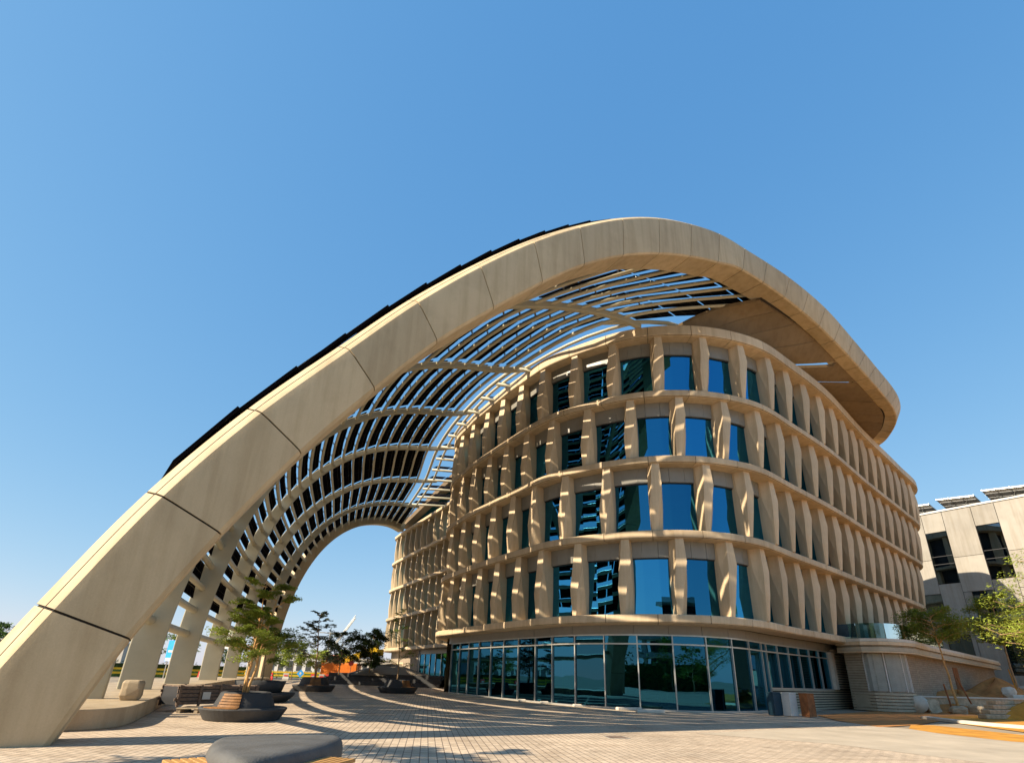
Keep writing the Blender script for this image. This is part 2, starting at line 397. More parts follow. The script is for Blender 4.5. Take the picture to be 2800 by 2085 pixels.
def band(zb, h, name, outer, parent, lip=0.12, joint=3.0):
    """curved floor edge: cladding panels with open joints over a darker core, closed slab behind"""
    mb = MB(); n = len(outer); nm = normals(outer)
    path = Path(outer + [outer[0]])
    k = max(1, int(path.L / joint)); step = path.L / k
    sec = lambda d, g=0.0: None
    for q in range(k):
        d0, d1 = q * step + 0.02, (q + 1) * step - 0.02
        m = max(2, int((d1 - d0) / 0.5)); secs = []
        for a in range(m + 1):
            d = lerp(d0, d1, a / m); p = path.at(d); t = path.tan(d); nn = V((t.y, -t.x, 0))
            prof = [(-1.4, 0), (-lip, 0), (-0.03, 0.05), (0, 0.11), (0, h - 0.06), (-0.06, h), (-1.4, h + 0.02)]
            secs.append([p + nn * r + V((0, 0, zb + z)) for r, z in prof])
        mb.loft(secs)
    o = mb.build(name, MT['grc'], parent)
    core = MB(); a = inset(outer, 0.04); b = inset(outer, 3.0)
    ring_prism(core, a, b, zb + 0.03, zb + h - 0.03); core.build("band_joint", MT['joint'], o)
    return o
outs = []
for i, (z, h) in enumerate(zip(ZB, BH)):
    o = outline(z); outs.append(o)
    band(z, h, "floor_band" if i < 4 else "roof_fascia", o, bld)
    sl = MB(); sl.prism([(p.x, p.y) for p in inset(o, 1.24)], z + 0.04, z + 0.4)
    sl.build("floor_slab", MT['ceiling'] if i < 4 else MT['deck'], bld)

def fin_mesh(h, s=1.0):
    """twisted precast fin: square head, knee, narrow raked foot; x along the wall, y outwards"""
    W, D = 0.30, 0.98
    sec = lambda z, q: [V((x, y, z)) for x, y in q]
    secs = [sec(0, [(-.36, 0), (-.36, .80), (-.33, .90), (-.08, .90), (.34, .24), (.34, 0)]),
            sec(.36 * h, [(-.40, 0), (-.42, .84), (-.40, 1.02), (.14, 1.02), (.42, .62), (.40, 0)]),
            sec(.68 * h, [(-.40, 0), (-.41, .42), (-.22, 1.0), (.43, 1.0), (.43, .88), (.40, 0)]),
            sec(h, [(-.36, 0), (-.36, .26), (-.12, .90), (.36, .90), (.36, .84), (.36, 0)])]
    mb = MB(); secs = [[V((p.x, -p.y, p.z)) for p in q] for q in secs]
    mb.loft(secs); return mb
def s_at_x(path, x, lo=0.0):
    d = lo
    while d < path.L and path.at(d).x < x: d += 0.05
    return d
fin_data = {}
fins = []; panes = []
def place_fin(me, p, t, z, parent, tint=None):
    o = bpy.data.objects.new("facade_fin", me); C.objects.link(o)
    o.parent = parent; o.location = (p.x, p.y, z)
    o.rotation_euler = (0, 0, math.atan2(t.y, t.x)); return o
PITCH_F = 2.95
anchor = [7.4, 9.3, 8.2, 10.1]
hidden_fins = MB(); hidden_panes = MB()
wall_spots = []
for fl in range(4):
    z0 = ZB[fl] + BH[fl]; z1 = ZB[fl + 1] + 0.02; h = z1 - z0
    zm = (z0 + z1) / 2
    base = inset(outline(zm), 1.08)
    path = Path(base[:14 * 17]); ref = Path(outline(zm)[:14 * 17])
    me = fin_mesh(h).build("facade_fin", MT['grc']).data
    bpy.data.objects.remove(bpy.data.objects[-1]) if False else None
    for ob in [o for o in C.objects if o.data == me]: bpy.data.objects.remove(ob)
    s0 = s_at_x(path, anchor[fl]); k0 = int(s0 / PITCH_F); d = s0 - k0 * PITCH_F
    spots = []
    while d < path.L - 0.3:
        spots.append(d); d += PITCH_F
    wall_spots.append((fl, path, spots, z0, z1, me))
allf = []
for fl, path, spots, z0, z1, me in wall_spots:
    for d in spots: allf.append(((path.at(d) - V((0, 0, 0))).length, fl, d))
allf.sort(); near = set((f, round(d, 3)) for _, f, d in allf[:100])
for fl, path, spots, z0, z1, me in wall_spots:
    for d in spots:
        p = path.at(d); t = path.tan(d)
        tw = -R(26) * max(0.0, min(1.0, (p.x - 14.5) / 7.0)) + R(16) * max(0.0, min(1.0, (5.0 - p.x) / 6.0))
        if (fl, round(d, 3)) in near: place_fin(me, p, t, z0 - 0.005, bld).rotation_euler[2] += tw
        else:
            rz = Matrix.Rotation(math.atan2(t.y, t.x) + tw, 3, 'Z'); i = len(hidden_fins.v)
            hidden_fins.v += [p + V((0, 0, z0 - 0.005)) + rz @ v.co for v in me.vertices]
            hidden_fins.f += [tuple(i + q for q in pl.vertices) for pl in me.polygons]
    # glass bay between two fins: spandrel above, pane below, framed
    for a, b in zip(spots, spots[1:]):
        mid = path.at((a + b) / 2); zt = z1 - 1.05
        big = a < s_at_x(path, 24)
        m = 3
        if big:
            gl = MB(); spn = MB(); fr = MB()
            for q in range(m):
                d0, d1 = lerp(a, b, q / m), lerp(a, b, (q + 1) / m)
                pa, pb = path.at(d0), path.at(d1)
                gl.quad(pa + V((0, 0, z0 - .01)), pb + V((0, 0, z0 - .01)), pb + V((0, 0, zt)), pa + V((0, 0, zt)))
                t = path.tan(d0); nn = V((t.y, -t.x, 0))
                e = nn * 0.16
                spn.hexa([pa + V((0, 0, zt)), pa + e + V((0, 0, zt)), pb + e + V((0, 0, zt)), pb + V((0, 0, zt)),
                          pa + V((0, 0, z1)), pa + e + V((0, 0, z1)), pb + e + V((0, 0, z1)), pb + V((0, 0, z1))])
                e2 = nn * 0.07
                fr.hexa([pa + V((0, 0, zt - .07)), pa + e2 + V((0, 0, zt - .07)), pb + e2 + V((0, 0, zt - .07)), pb + V((0, 0, zt - .07)),
                         pa + V((0, 0, zt - .002)), pa + e2 + V((0, 0, zt - .002)), pb + e2 + V((0, 0, zt - .002)), pb + V((0, 0, zt - .002))])
                for zr in (0.45, 0.75):   # louvre blind rails on the spandrel
                    if q == 0: pass
            wobj = gl.build("window", MT['glass'], bld)
            spn.build("spandrel_panel", MT['spandrel'], wobj); fr.build("window_frame", MT['frame_dark'], wobj)
        else:
            pa, pb = path.at(a), path.at(b)
            hidden_panes.quad(pa + V((0, 0, z0)), pb + V((0, 0, z0)), pb + V((0, 0, z1)), pa + V((0, 0, z1)))
tag(hidden_fins.build("facade_fin", MT['grc'], bld), kind='stuff')
hidden_panes.build("rear_glazing", MT['interior'], bld)
# roller blinds at uneven heights inside some bays, and strip lights under the ceilings
rng = random.Random(9)
for fl, path, spots, z0, z1, me in wall_spots:
    for a, b in zip(spots, spots[1:]):
        mid = path.at((a + b) / 2)
        if mid.x > 22: continue
        t = path.tan((a + b) / 2); nn = V((t.y, -t.x, 0)); pa, pb = path.at(a + .1), path.at(b - .1)
        if rng.random() < .55:
            zt = z1 - 1.0; hb_ = rng.uniform(.3, 1.5); o = -nn * .12
            MB().quad(pa + o + V((0, 0, zt - hb_)), pb + o + V((0, 0, zt - hb_)), pb + o + V((0, 0, zt)), pa + o + V((0, 0, zt))).build("roller_blind", MT['pale'], bld)
# interior core and back wall
core = MB(); core.prism([(p.x, p.y) for p in inset(outline(12), 9.0)], 0.0, 24.4); core.build("service_core", MT['interior'], bld)
bk = MB()
ob = outline(12); ib = inset(ob, 1.0)[14 * 16:] + [inset(ob, 1.0)[0]]
for a, b in zip(ib, ib[1:]): bk.quad(V((a.x, a.y, 0)), V((b.x, b.y, 0)), V((b.x, b.y, 24.5)), V((a.x, a.y, 24.5)))
bk.build("rear_wall", MT['grc'], bld)
# hanging light fittings seen through the glass
# ground floor shopfront
G = inset(outline(2.4), 1.45); gp = Path(G[:14 * 14])
sA = 1.5; sSill = s_at_x(gp, 17.2); sJ = s_at_x(gp, 25.4); sE = s_at_x(gp, 27.6)
sm = s_at_x(gp, 6.0); MP = 2.02
marks = []; d = sm - int((sm - sA) / MP) * MP
while d < sSill - 0.1: marks.append(d); d += MP
marks.append(sSill); d = sSill + (sJ - sSill) / 6
for k in range(6): marks.append(sSill + (sJ - sSill) * (k + 1) / 6)
ZS, ZT, ZH = 1.38, 3.62, 4.12
for a, b in zip(marks, marks[1:]):
    pa, pb = gp.at(a), gp.at(b); t = gp.tan((a + b) / 2)
    zb = 0.08 if b <= sSill + 0.01 else ZS
    for lo, hi in ((zb, ZT), (ZT, ZH)):
        MB().quad(pa + V((0, 0, lo)), pb + V((0, 0, lo)), pb + V((0, 0, hi)), pa + V((0, 0, hi))).build("glass_panel", MT['shopglass'], bld)
for d in marks:
    p = gp.at(d); t = gp.tan(d); zb = 0.0 if d <= sSill + 0.01 else ZS
    MB().box(p + V((t.y, -t.x, 0)) * 0.03 + V((0, 0, (zb + ZH) / 2)), (0.07, 0.16, ZH - zb), math.atan2(t.y, t.x)).build("mullion", MT['alu'], bld)
def strip(name, path, a, b, z0, z1, r0, r1, m, parent, step=0.6, uv=False):
    mb = MB(); k = max(1, int((b - a) / step)); secs = []
    for q in range(k + 1):
        d = lerp(a, b, q / k); p = path.at(d); t = path.tan(d); nn = V((t.y, -t.x, 0))
        secs.append([p + nn * r0 + V((0, 0, z0)), p + nn * r1 + V((0, 0, z0)), p + nn * r1 + V((0, 0, z1)), p + nn * r0 + V((0, 0, z1))])
    mb.loft(secs); return mb.build(name, m, parent)
strip("transom", gp, marks[0], sJ, ZT - 0.04, ZT + 0.04, -0.04, 0.09, MT['alu'], bld)
strip("head_rail", gp, marks[0], sJ, ZH - 0.03, ZH + 0.05, -0.05, 0.10, MT['alu'], bld)
strip("base_rail", gp, marks[0], sSill, 0.0, 0.09, -0.05, 0.10, MT['alu'], bld)
strip("sill_rail", gp, sSill, sJ, ZS - 0.06, ZS + 0.02, -0.05, 0.14, MT['alu'], bld)
# grey frieze over the glazing, jointed every two metres
for a in range(int((sE - 0.2) / 2.02)):
    strip("frieze_panel", gp, a * 2.02 + 0.012, (a + 1) * 2.02 - 0.012, ZH + 0.06, 4.72, -0.1, 0.06, MT['spandrel'], bld)
# slatted plinth below the sill and around the jamb
for k in range(8):
    z = 0.02 + k * 0.17
    strip("wall_slat", gp, sSill, sE + 5.0, z, z + 0.105, -0.12, 0.16, MT['slat'], bld)
strip("slat_backing", gp, sSill + 0.05, sE + 5.0, 0.0, ZS - 0.05, -0.2, -0.02, MT['joint'], bld)
strip("window_jamb", gp, sJ, sJ + 0.6, ZS - 0.02, 4.1, -0.1, 0.34, MT['kerb'], bld)
strip("slat_backing", gp, sJ + 0.5, sE + 5.0, 1.3, 4.4, -0.2, -0.05, MT['joint'], bld)
for k in range(16):
    z = 1.42 + k * 0.185
    strip("wall_slat", gp, sJ + 0.56 + 0.05 * (k % 2), sE + 5.0, z, z + 0.115, -0.12, 0.36, MT['slat'], bld)
for d in (s_at_x(gp, 2.2), s_at_x(gp, 9.2), s_at_x(gp, 14.0)):
    p = gp.at(d); t = gp.tan(d); q = p - V((t.y, -t.x, 0)) * 2.4
    MB().tube([q, q + V((0, 0, 4.6))], 0.28, 14).build("lobby_column", MT['greencol'], bld, True)
lb = MB(); lb.prism([(p.x, p.y) for p in inset(outline(2.4), 1.6)], 0.004, 0.05); lb.build("lobby_floor", MT['ceiling'], bld)

# ------------------------------------------------------------------ podium pavilion with terrace, right of the tower
pod = thing("podium_pavilion", "low stone clad pavilion with slatted fascia and glass railed terrace beside the office building", "building")
PW = Path(crom([(26.5, 43.0, 0), (26.95, 41.7, 0), (27.3, 41.15, 0), (28.6, 41.0, 0), (30.2, 41.7, 0), (31.6, 43.0, 0), (36, 47.0, 0), (42, 52.2, 0), (50, 59.2, 0), (60, 68, 0)], 12))
def uvstrip(name, path, a, b, z0, z1, r, m, parent, step=0.5):
    mb = MB(); k = max(1, int((b - a) / step))
    for q in range(k):
        d0, d1 = lerp(a, b, q / k), lerp(a, b, (q + 1) / k); p0, p1 = path.at(d0), path.at(d1)
        t = path.tan((d0 + d1) / 2); nn = V((t.y, -t.x, 0)) * r
        mb.quad(p0 + nn + V((0, 0, z0)), p1 + nn + V((0, 0, z0)), p1 + nn + V((0, 0, z1)), p0 + nn + V((0, 0, z1)), uv=[(d0, z0), (d1, z0), (d1, z1), (d0, z1)])
    return mb.build(name, m, parent)
uvstrip("stone_wall", PW, 0, PW.L, 0, 4.1, 0.0, MT['stonewall'], pod)
for k in range(22):
    strip("wall_slat", PW, 0.0, 1.42, 0.03 + k * .185, 0.15 + k * .185, -0.05, 0.10, MT['slat'], pod, 0.3)
for k in range(6):
    z = 0.03 + k * 0.215
    strip("base_slat", PW, 0.3, 5.6, z, z + 0.16, -0.05, 0.12, MT['slat'], pod, 0.3)
for k in range(3):
    strip("base_slat", PW, 15.5, 18.2, 0.6 + k * 0.4, 0.78 + k * 0.4, -0.05, 0.14, MT['slat'], pod, 0.3)
for a, b in ((1.55, 2.75), (2.95, 4.35), (4.5, 4.95)):
    o = strip("louvre_panel", PW, a, b, 1.36, 3.98, -0.02, 0.04, MT['louver'], pod, 0.3)
    for k in range(17):
        strip("louvre_blade", PW, a, b, 1.42 + k * 0.15, 1.50 + k * 0.15, 0.03, 0.075, MT['louver'], o, 0.4)
for a in (1.47, 2.80, 4.38, 5.0, 5.2):
    strip("panel_trim", PW, a, a + 0.085, 1.34, 4.0, -0.02, 0.09, MT['white'], pod, 0.1)
for a in (8.3, 12.6, 17):
    strip("wall_joint", PW, a, a + 0.05, 0, 4.05, -0.02, 0.012, MT['slat'], pod, 0.1)
uvb = strip("doorway_recess", PW, 21.5, 23.6, 0, 3.6, -0.05, 0.03, MT['rust'], pod, 0.4)
strip("soffit_board", PW, 0, PW.L, 4.02, 4.12, -0.4, 0.75, MT['grc'], pod)
for k, (z0, z1, r) in enumerate(((4.14, 4.42, .72), (4.46, 4.52, .62), (4.55, 4.80, .78))):
    strip("fascia_board", PW, 0, PW.L, z0, z1, -0.3, r, MT['slat'] if k < 2 else MT['grc'], pod)
strip("terrace_edge", PW, 0, PW.L, 4.82, 5.02, -0.6, 0.70, MT['kerb'], pod)
td = MB()
ti = [PW.at(PW.L * k / 30) for k in range(31)]
far = [p + V((-4.6, 5.6, 0)) for p in reversed(ti)]
td.prism([(p.x, p.y) for p in ti + far], 4.70, 4.98); td.build("terrace_deck", MT['deck'], pod)
for k in range(12):
    a = 0.1 + k * 1.55
    strip("balustrade_panel", PW, a, a + 1.5, 5.02, 6.15, 0.30, 0.325, MT['clear'], pod, 0.3)
MB().box((28.0, 42.6, 5.6), (0.9, 0.5, 1.2), R(40)).build("planter_box", MT['louver'], pod)
MB().box((33.4, 46.6, 5.6), (0.9, 0.5, 1.2), R(40)).build("planter_box", MT['grc'], pod)

# ------------------------------------------------------------------ second wing, further back on the left
wing = thing("rear_wing", "farther finned wing of the same sand coloured concrete behind the left of the office building", "building")
WO = crom([(-21.6, 97.0, 0), (-20.6, 94.0, 0), (-17.5, 88.2, 0), (-8.2, 71.4, 0), (0.0, 56.6, 0), (4, 60, 0), (2, 75, 0), (-4, 90, 0), (-9, 101, 0), (-16, 104, 0), (-20.6, 101.5, 0)], 10, True)
for i, (z, h) in enumerate(zip(ZB, BH)):
    band(z, 0.5, "floor_band", WO, wing)
    sl = MB(); sl.prism([(p.x, p.y) for p in inset(WO, 1.2)], z + 0.04, z + 0.4); sl.build("floor_slab", MT['ceiling'], wing)
WPth = Path(inset(WO, 1.18)[:42] ); 
for fl in range(4):
    z0 = ZB[fl] + 0.5; z1 = ZB[fl + 1] + 0.02
    me = fin_mesh(z1 - z0).build("facade_fin", MT['grc']).data
    for ob in [o for o in C.objects if o.data == me]: bpy.data.objects.remove(ob)
    d = 0.4 + (fl % 2) * 1.1; prev = None
    while d < WPth.L - 8:
        place_fin(me, WPth.at(d), WPth.tan(d), z0, wing).scale = (.55, 1, 1)
        if prev is not None:
            pa, pb = WPth.at(prev), WPth.at(d)
            MB().quad(pa + V((0, 0, z0)), pb + V((0, 0, z0)), pb + V((0, 0, z1)), pa + V((0, 0, z1))).build("window", MT['glass'], wing)
        prev = d; d += 2.75
cb = MB(); cb.prism([(p.x, p.y) for p in inset(WO, 5.0)], 0, 24.4); cb.build("service_core", MT['interior'], wing)
WG = Path(inset(WO, 1.6)[:42])
dw = 15.5
uvstrip("stone_wall", WG, 0, dw, 0, 4.7, 0.0, MT['stonewall'], wing)
for k in range(9):
    a = dw + 0.3 + k * 2.1; pa, pb = WG.at(a), WG.at(a + 2.1)
    MB().quad(pa, pb, pb + V((0, 0, 4.1)), pa + V((0, 0, 4.1))).build("glass_panel", MT['shopglass'], wing)
    t = WG.tan(a); MB().box(pa + V((0, 0, 2.05)), (0.1, 0.2, 4.1), math.atan2(t.y, t.x)).build("mullion", MT['alu'], wing)
strip("frieze_panel", WG, dw, WG.L, 4.12, 4.72, -0.1, 0.05, MT['spandrel'], wing)
strip("wall_reveal", WG, dw - 0.4, dw + 0.25, 0, 4.7, -0.3, 0.1, MT['frame_dark'], wing)
o = strip("service_door", WG, 5.2, 8.2, 0, 3.0, -0.05, 0.07, MT['grc'], wing)
strip("door_leaf", WG, 5.5, 7.9, 0.05, 2.8, 0.0, 0.10, mat("door_bronze", (0.24, 0.20, 0.12), 0.4, 0.1), o)
strip("door_notice", WG, 6.4, 6.8, 1.5, 1.9, 0.08, 0.115, MT['white'], o)
# recessed attic glazing and raking eaves board on top of the wing
WA = Path(inset(WO, 1.9)[:42])
for k in range(14):
    a = 3 + k * 2.2; pa, pb = WA.at(a), WA.at(a + 2.2)
    MB().quad(pa + V((0, 0, 24.9)), pb + V((0, 0, 24.9)), pb + V((0, 0, 29.2)), pa + V((0, 0, 29.2))).build("attic_window", MT['glass'], wing)
ev = MB(); a, b = WA.at(2.0), WA.at(34)
nn = V((-0.87, -0.48, 0))
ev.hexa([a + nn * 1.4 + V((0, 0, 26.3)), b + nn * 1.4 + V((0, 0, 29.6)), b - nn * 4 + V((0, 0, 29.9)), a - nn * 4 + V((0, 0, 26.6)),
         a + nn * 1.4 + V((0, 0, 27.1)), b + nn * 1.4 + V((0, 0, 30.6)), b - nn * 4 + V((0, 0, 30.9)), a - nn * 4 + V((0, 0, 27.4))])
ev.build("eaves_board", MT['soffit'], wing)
# ------------------------------------------------------------------ photovoltaic canopy
can = thing("solar_canopy", "sweeping arched canopy with jointed concrete edge beam, pale ribs and dark solar panels", "canopy")
# lower and upper arris of the beam's front face
BL = [(-9.34,12.10,-0.1),(-8.60,12.58,2.16),(-7.48,13.31,4.84),(-6.17,14.16,7.54),(-4.59,15.19,10.32),(-2.88,16.31,13.04),(-.93,17.57,15.63),(1.13,18.91,18.20),(3.27,20.30,20.61),(5.61,21.82,22.74),(8.11,23.45,24.54),(10.56,25.04,25.95),(12.98,26.61,27.06),(15.36,28.16,27.95),(19.85,31.3,28.4),(23.85,33.99,28.0),(27.41,36.44,27.15),(30.5,38.75,26.45),(33.5,41.18,26.0),(35.6,43.1,25.8),(37.1,45.0,25.7),(38.2,47.3,25.6),(38.9,50.0,25.5),(38.4,53.5,25.4)]
BT = [(-11.0,11.05,-0.1),(-9.98,11.69,2.71),(-8.83,12.43,5.62),(-7.36,13.39,8.55),(-5.55,14.57,11.57),(-3.73,15.75,14.52),(-1.61,17.13,17.54),(.66,18.61,20.42),(3.04,20.15,23.02),(5.70,21.88,25.53),(8.31,23.57,27.50),(10.99,25.32,29.00),(13.55,26.98,30.01),(16.00,28.58,30.39),(20.7,31.5,30.6),(24.9,34.2,30.1),(28.7,37.0,29.2),(32.3,39.8,28.4),(35.5,42.4,27.9),(37.4,44.3,27.7),(38.9,46.4,27.6),(39.8,49.0,27.5),(39.9,52.0,27.4),(38.6,55.5,27.3)]
NB = len(BL)
PL = crom(BL, 10); PT = crom(BT, 10)
def beam_sec(i, grow=0.0):
    L, T = PL[i], PT[i]
    a = PL[max(0, i - 1)]; b = PL[min(len(PL) - 1, i + 1)]; t = b - a
    th = V((t.x, t.y, 0)).normalized(); nb = V((-th.y, th.x, 0))           # horizontal, away from the square
    o = (T - L).normalized(); f = i / (len(PL) - 1)
    cw = lerp(0.62, 0.30, min(1, f * 2.2)); dp = lerp(1.5, 1.9, min(1, f * 2))
    nt = t.normalized(); nf = o.cross(nt)
    if nf.dot(nb) > 0: nf = -nf
    inn = -nf                                                                # into the beam
    g = grow
    pts = [L + o * (0.10 - g) - nf * 0 , L + o * 0.35 - nf * g, T - o * 0.42 - nf * g, T - o * 0.16 + inn * (0.035 + g), T - o * (0.0 + g) + inn * (0.17 + g), T + o * (0.03 - g) + inn * (0.24 + g)]
    c = T + o * (cw * 0.45 - g) + inn * cw
    pts += [c, c + o * 0.02 + inn * 0.12, T + o * (cw * 0.45 - g) + inn * (dp - g), L + inn * (dp - g), L + o * (-0.0 + g) + inn * 0.12]
    pts[0] = L + o * (0.10) + inn * (0.02 + g)
    return pts
beam = MB(); seam = []
stations = [0, 10, 20, 30, 40, 50, 60, 70, 80, 90, 100, 110, 120, 130]
nst = 130
while nst < (NB - 1) * 10: nst += 5; stations.append(min(nst, (NB - 1) * 10))
def sec_at(u, grow=0.0):
    i = int(u); f = u - i; a = beam_sec(min(i, len(PL) - 1), grow)
    if f < 1e-6 or i + 1 >= len(PL): return a
    b = beam_sec(i + 1, grow); return [p.lerp(q, f) for p, q in zip(a, b)]
for a, b in zip(stations, stations[1:]):
    la = (PL[min(a + 1, len(PL) - 1)] - PL[a]).length
    g = min(0.3, 0.022 / max(la, 0.02))
    us = [a + g] + [u for u in range(a + 1, b)] + [b - g]
    beam.loft([sec_at(u) for u in us])
bo = beam.build("edge_beam", MT['beam'], can, True)
try:
    bo.data.set_sharp_from_angle(angle=R(28))
except Exception: pass
MB().loft([beam_sec(i, 0.05) for i in range(0, len(PL))]).build("beam_joint", MT['joint'], bo)
gr = MB()          # dark groove between front face and bevel, as on the lower half of the beam
secs = []
for i in range(0, 75):
    p = beam_sec(i); q = p[5]; o = (p[6] - p[5]).normalized(); nfw = (p[5] - p[9]).normalized()
    secs.append([q + o * 0.0 , q + o * 0.035, q + o * 0.035 + (p[8]-p[7]).normalized() * -0.006 + V((0,0,0.006)), q + V((0, 0, 0.006))])
gr.loft(secs).build("bevel_groove", MT['joint'], bo)

# transverse arches: foot, roof end, share of the beam's flatter profile
FT = [(-9.9,12.6),(-14.25,18.9),(-17.5,26.6),(-20.8,35.6),(-24.7,46.6),(-28.2,57.3),(-30.5,67.3),(-32.4,75.6)]
ET = [(17.0,29.4),(9.0,31.6),(1.2,37.6),(-3.5,45.0),(-6.9,54.0),(-10.0,65.5),(-14.2,77.5),(-19.3,91.5)]
ZE = [28.2,25.6,25.6,25.5,25.4,25.5,25.5,25.6]
WB = [1.0,0.46,0.20,0.05,0,0,0,0]
HT = [28.2,26.0,24.6,24.3,24.7,25.0,25.4,26.2]
bx = [(p[0] + 9.34) / (15.36 + 9.34) for p in BL[:14]]; bz = [p[2] / 28.0 for p in BL[:14]]
def beamprof(t):
    t = max(0, min(1, t))
    for i in range(13):
        if t <= bx[i + 1]: return lerp(max(0, bz[i]), bz[i + 1], (t - bx[i]) / (bx[i + 1] - bx[i]))
    return 1.0
def quarter(t): 
    t = max(0.0, min(1.0, t)); return max(0.0, 1 - (1 - t) ** 2.5) ** (1 / 2.3)
NT = 64
def arch(F, E, zf, ze, wb, h):
    pts = []
    for k in range(NT + 1):
        t = (k / NT) ** 1.5
        g = lerp(quarter(t), beamprof(t), wb)
        z = zf + (h - zf) * g
        if t > 0.8 and wb < 0.99: z = lerp(z, ze, ((t - 0.8) / 0.2) ** 2)
        pts.append(V((lerp(F[0], E[0], t), lerp(F[1], E[1], t), z)))
    return Path(pts)
arches = [arch(FT[k], ET[k], 0.0 if k in (0, 7) else 0.5, ZE[k], WB[k], HT[k]) for k in range(8)]
def _beam_mid(i):
    q = beam_sec(i); return q[3] + (q[8] - q[7]).normalized() * -0.0 + (q[8] - q[5]).normalized() * 1.0 - (PT[i] - PL[i]).normalized() * 0.55
arches[0] = Path([_beam_mid(i) for i in range(0, 151)])
def rib_frame(k, d):
    P = arches[k]; p = P.at(d); t = P.tan(d)
    hn = V((ET[k][0] - FT[k][0], ET[k][1] - FT[k][1], 0)).normalized(); side = V((-hn.y, hn.x, 0))
    n = t.cross(side)
    if n.dot(V((-hn.x, -hn.y, 1))) < 0: n = -n
    return p, t, n, side
for k in range(1, 7):
    P = arches[k]; secs = []
    for q in range(61):
        d = P.L * q / 60; p, t, n, side = rib_frame(k, d); f = q / 60
        dep = lerp(1.36, 0.46, min(1, max(0, f - .22) * 2.0)); th = lerp(0.21, 0.15, f)
        lo, hi = -dep * 0.62, dep * 0.38
        if q == 0: p = p - V((0, 0, 0.3))
        secs.append([p + n * lo - side * th, p + n * lo + side * th, p + n * hi + side * th, p + n * hi - side * th])
    bevel(MB().loft(secs).build("rib", MT['rib'], can), 0.05, 2)
P = arches[7]; secs = []
for q in range(61):
    d = P.L * q / 60; p, t, n, side = rib_frame(7, d)
    secs.append([p - n * .75 - side * .55, p - n * .75 + side * .9, p + n * .75 + side * .9, p + n * .75 - side * .55])
bevel(MB().loft(secs).build("far_edge_beam", MT['beam'], can), 0.12, 2)

NP = 27
def AA(x):
    x = x / NP; return (1.18 * x - 0.18 * x * x) * 0.985
# matching fraction along every arch
def node(k, a): return arches[k].at(arches[k].L * a)
def surf(kk, a):
    """smooth surface point between arches (Catmull-Rom over k)"""
    i = int(min(6.999, max(0, kk))); u = kk - i
    p1, p2 = node(i, a), node(i + 1, a)
    p0 = node(i - 1, a) if i > 0 else p1 * 2 - p2
    p3 = node(i + 2, a) if i + 2 < 8 else p2 * 2 - p1
    return 0.5 * ((2 * p1) + (p2 - p0) * u + (2 * p0 - 5 * p1 + 4 * p2 - p3) * u * u + (3 * p1 - p0 - 3 * p2 + p3) * u ** 3)
def surfn(kk, a):
    e = 0.004
    du = surf(min(6.99, kk + 0.05), a) - surf(max(0, kk - 0.05), a); da = surf(kk, min(1, a + e)) - surf(kk, max(0, a - e))
    n = du.cross(da); n.normalize()
    if n.z < 0 and n.x > 0: n = -n
    if n.z < -0.2: n = -n
    return n
for j in range(2, NP + 1):
    a = AA(j)
    pts = [surf(q / 6, a) for q in range(0, 42 + 1)] if j < NP else [surf(q / 6, a) for q in range(6, 43)]
    pts[-1] = node(7, a)
    r = lerp(0.24, 0.125, min(1, a * 1.6))
    MB().tube(pts, r, 10).build("purlin", MT['purlin'], can, True)
# panels: one table in each bay between two purlins, tilted like shingles
tables = []
for j in range(3, NP):
    for k in range(7):
        if k >= 2 and j >= NP - 2 and k < 6: continue          # the oculus stays open
        if k == 1 and j >= NP - 1: continue
        tables.append((j, k))
def table_mesh(j, k):
    mb = MB(); cov = (.54 if j % 2 else .86) if j < 12 else lerp(.78, .84, min(1, j / NP)); a1 = AA(j + 1.02)
    k0, k1 = k + 0.02, k + 0.98
    if k == 0: k0 = 0.0
    m = 3 if k else 4
    for q in range(m):
        u0, u1 = lerp(k0, k1, q / m) + 0.006, lerp(k0, k1, (q + 1) / m) - 0.006
        a0 = AA(j + 1.02 - (cov if k else (1.0 if q == 0 else .74)))
        c = []
        for (u, a, off) in ((u0, a0, .30), (u1, a0, .30), (u1, a1, .44), (u0, a1, .44)):
            if k == 0: off = lerp(off, .36, .5) + 0.62 * (1 - u)
            c.append(surf(u, a) + surfn(u, a) * off)
        w_, h_ = (c[1] - c[0]).length, (c[3] - c[0]).length
        n = (c[1] - c[0]).cross(c[3] - c[0]).normalized() * (0.05 if k else 0.10)
        if n.dot(surfn(u0, a0)) < 0: n = -n
        uv = [(0, 0), (w_, 0), (w_, h_), (0, h_)]
        mb.quad(*c, uv=uv); mb.quad(*[p + n for p in c], uv=uv)
        for x, y in ((0, 1), (1, 2), (2, 3), (3, 0)): mb.quad(c[x], c[y], c[y] + n, c[x] + n, uv=[(0.1, 0.1)] * 4)
    return mb
def table_pos(j, k): return surf(k + 0.5, AA(j))
tables.sort(key=lambda q: (table_pos(*q) - V((0, 0, 1.65))).length)
rest = MB()
for n_, (j, k) in enumerate(tables):
    mb = table_mesh(j, k)
    if n_ < 98: mb.build("solar_panel", MT['pv'], can)
    else:
        i = len(rest.v); f0 = len(rest.f); rest.v += mb.v; rest.f += [tuple(i + q for q in f) for f in mb.f]
        for fi, uv in mb.uv.items(): rest.uv[f0 + fi] = uv
tag(rest.build("solar_panel", MT['pv'], can), kind='stuff')
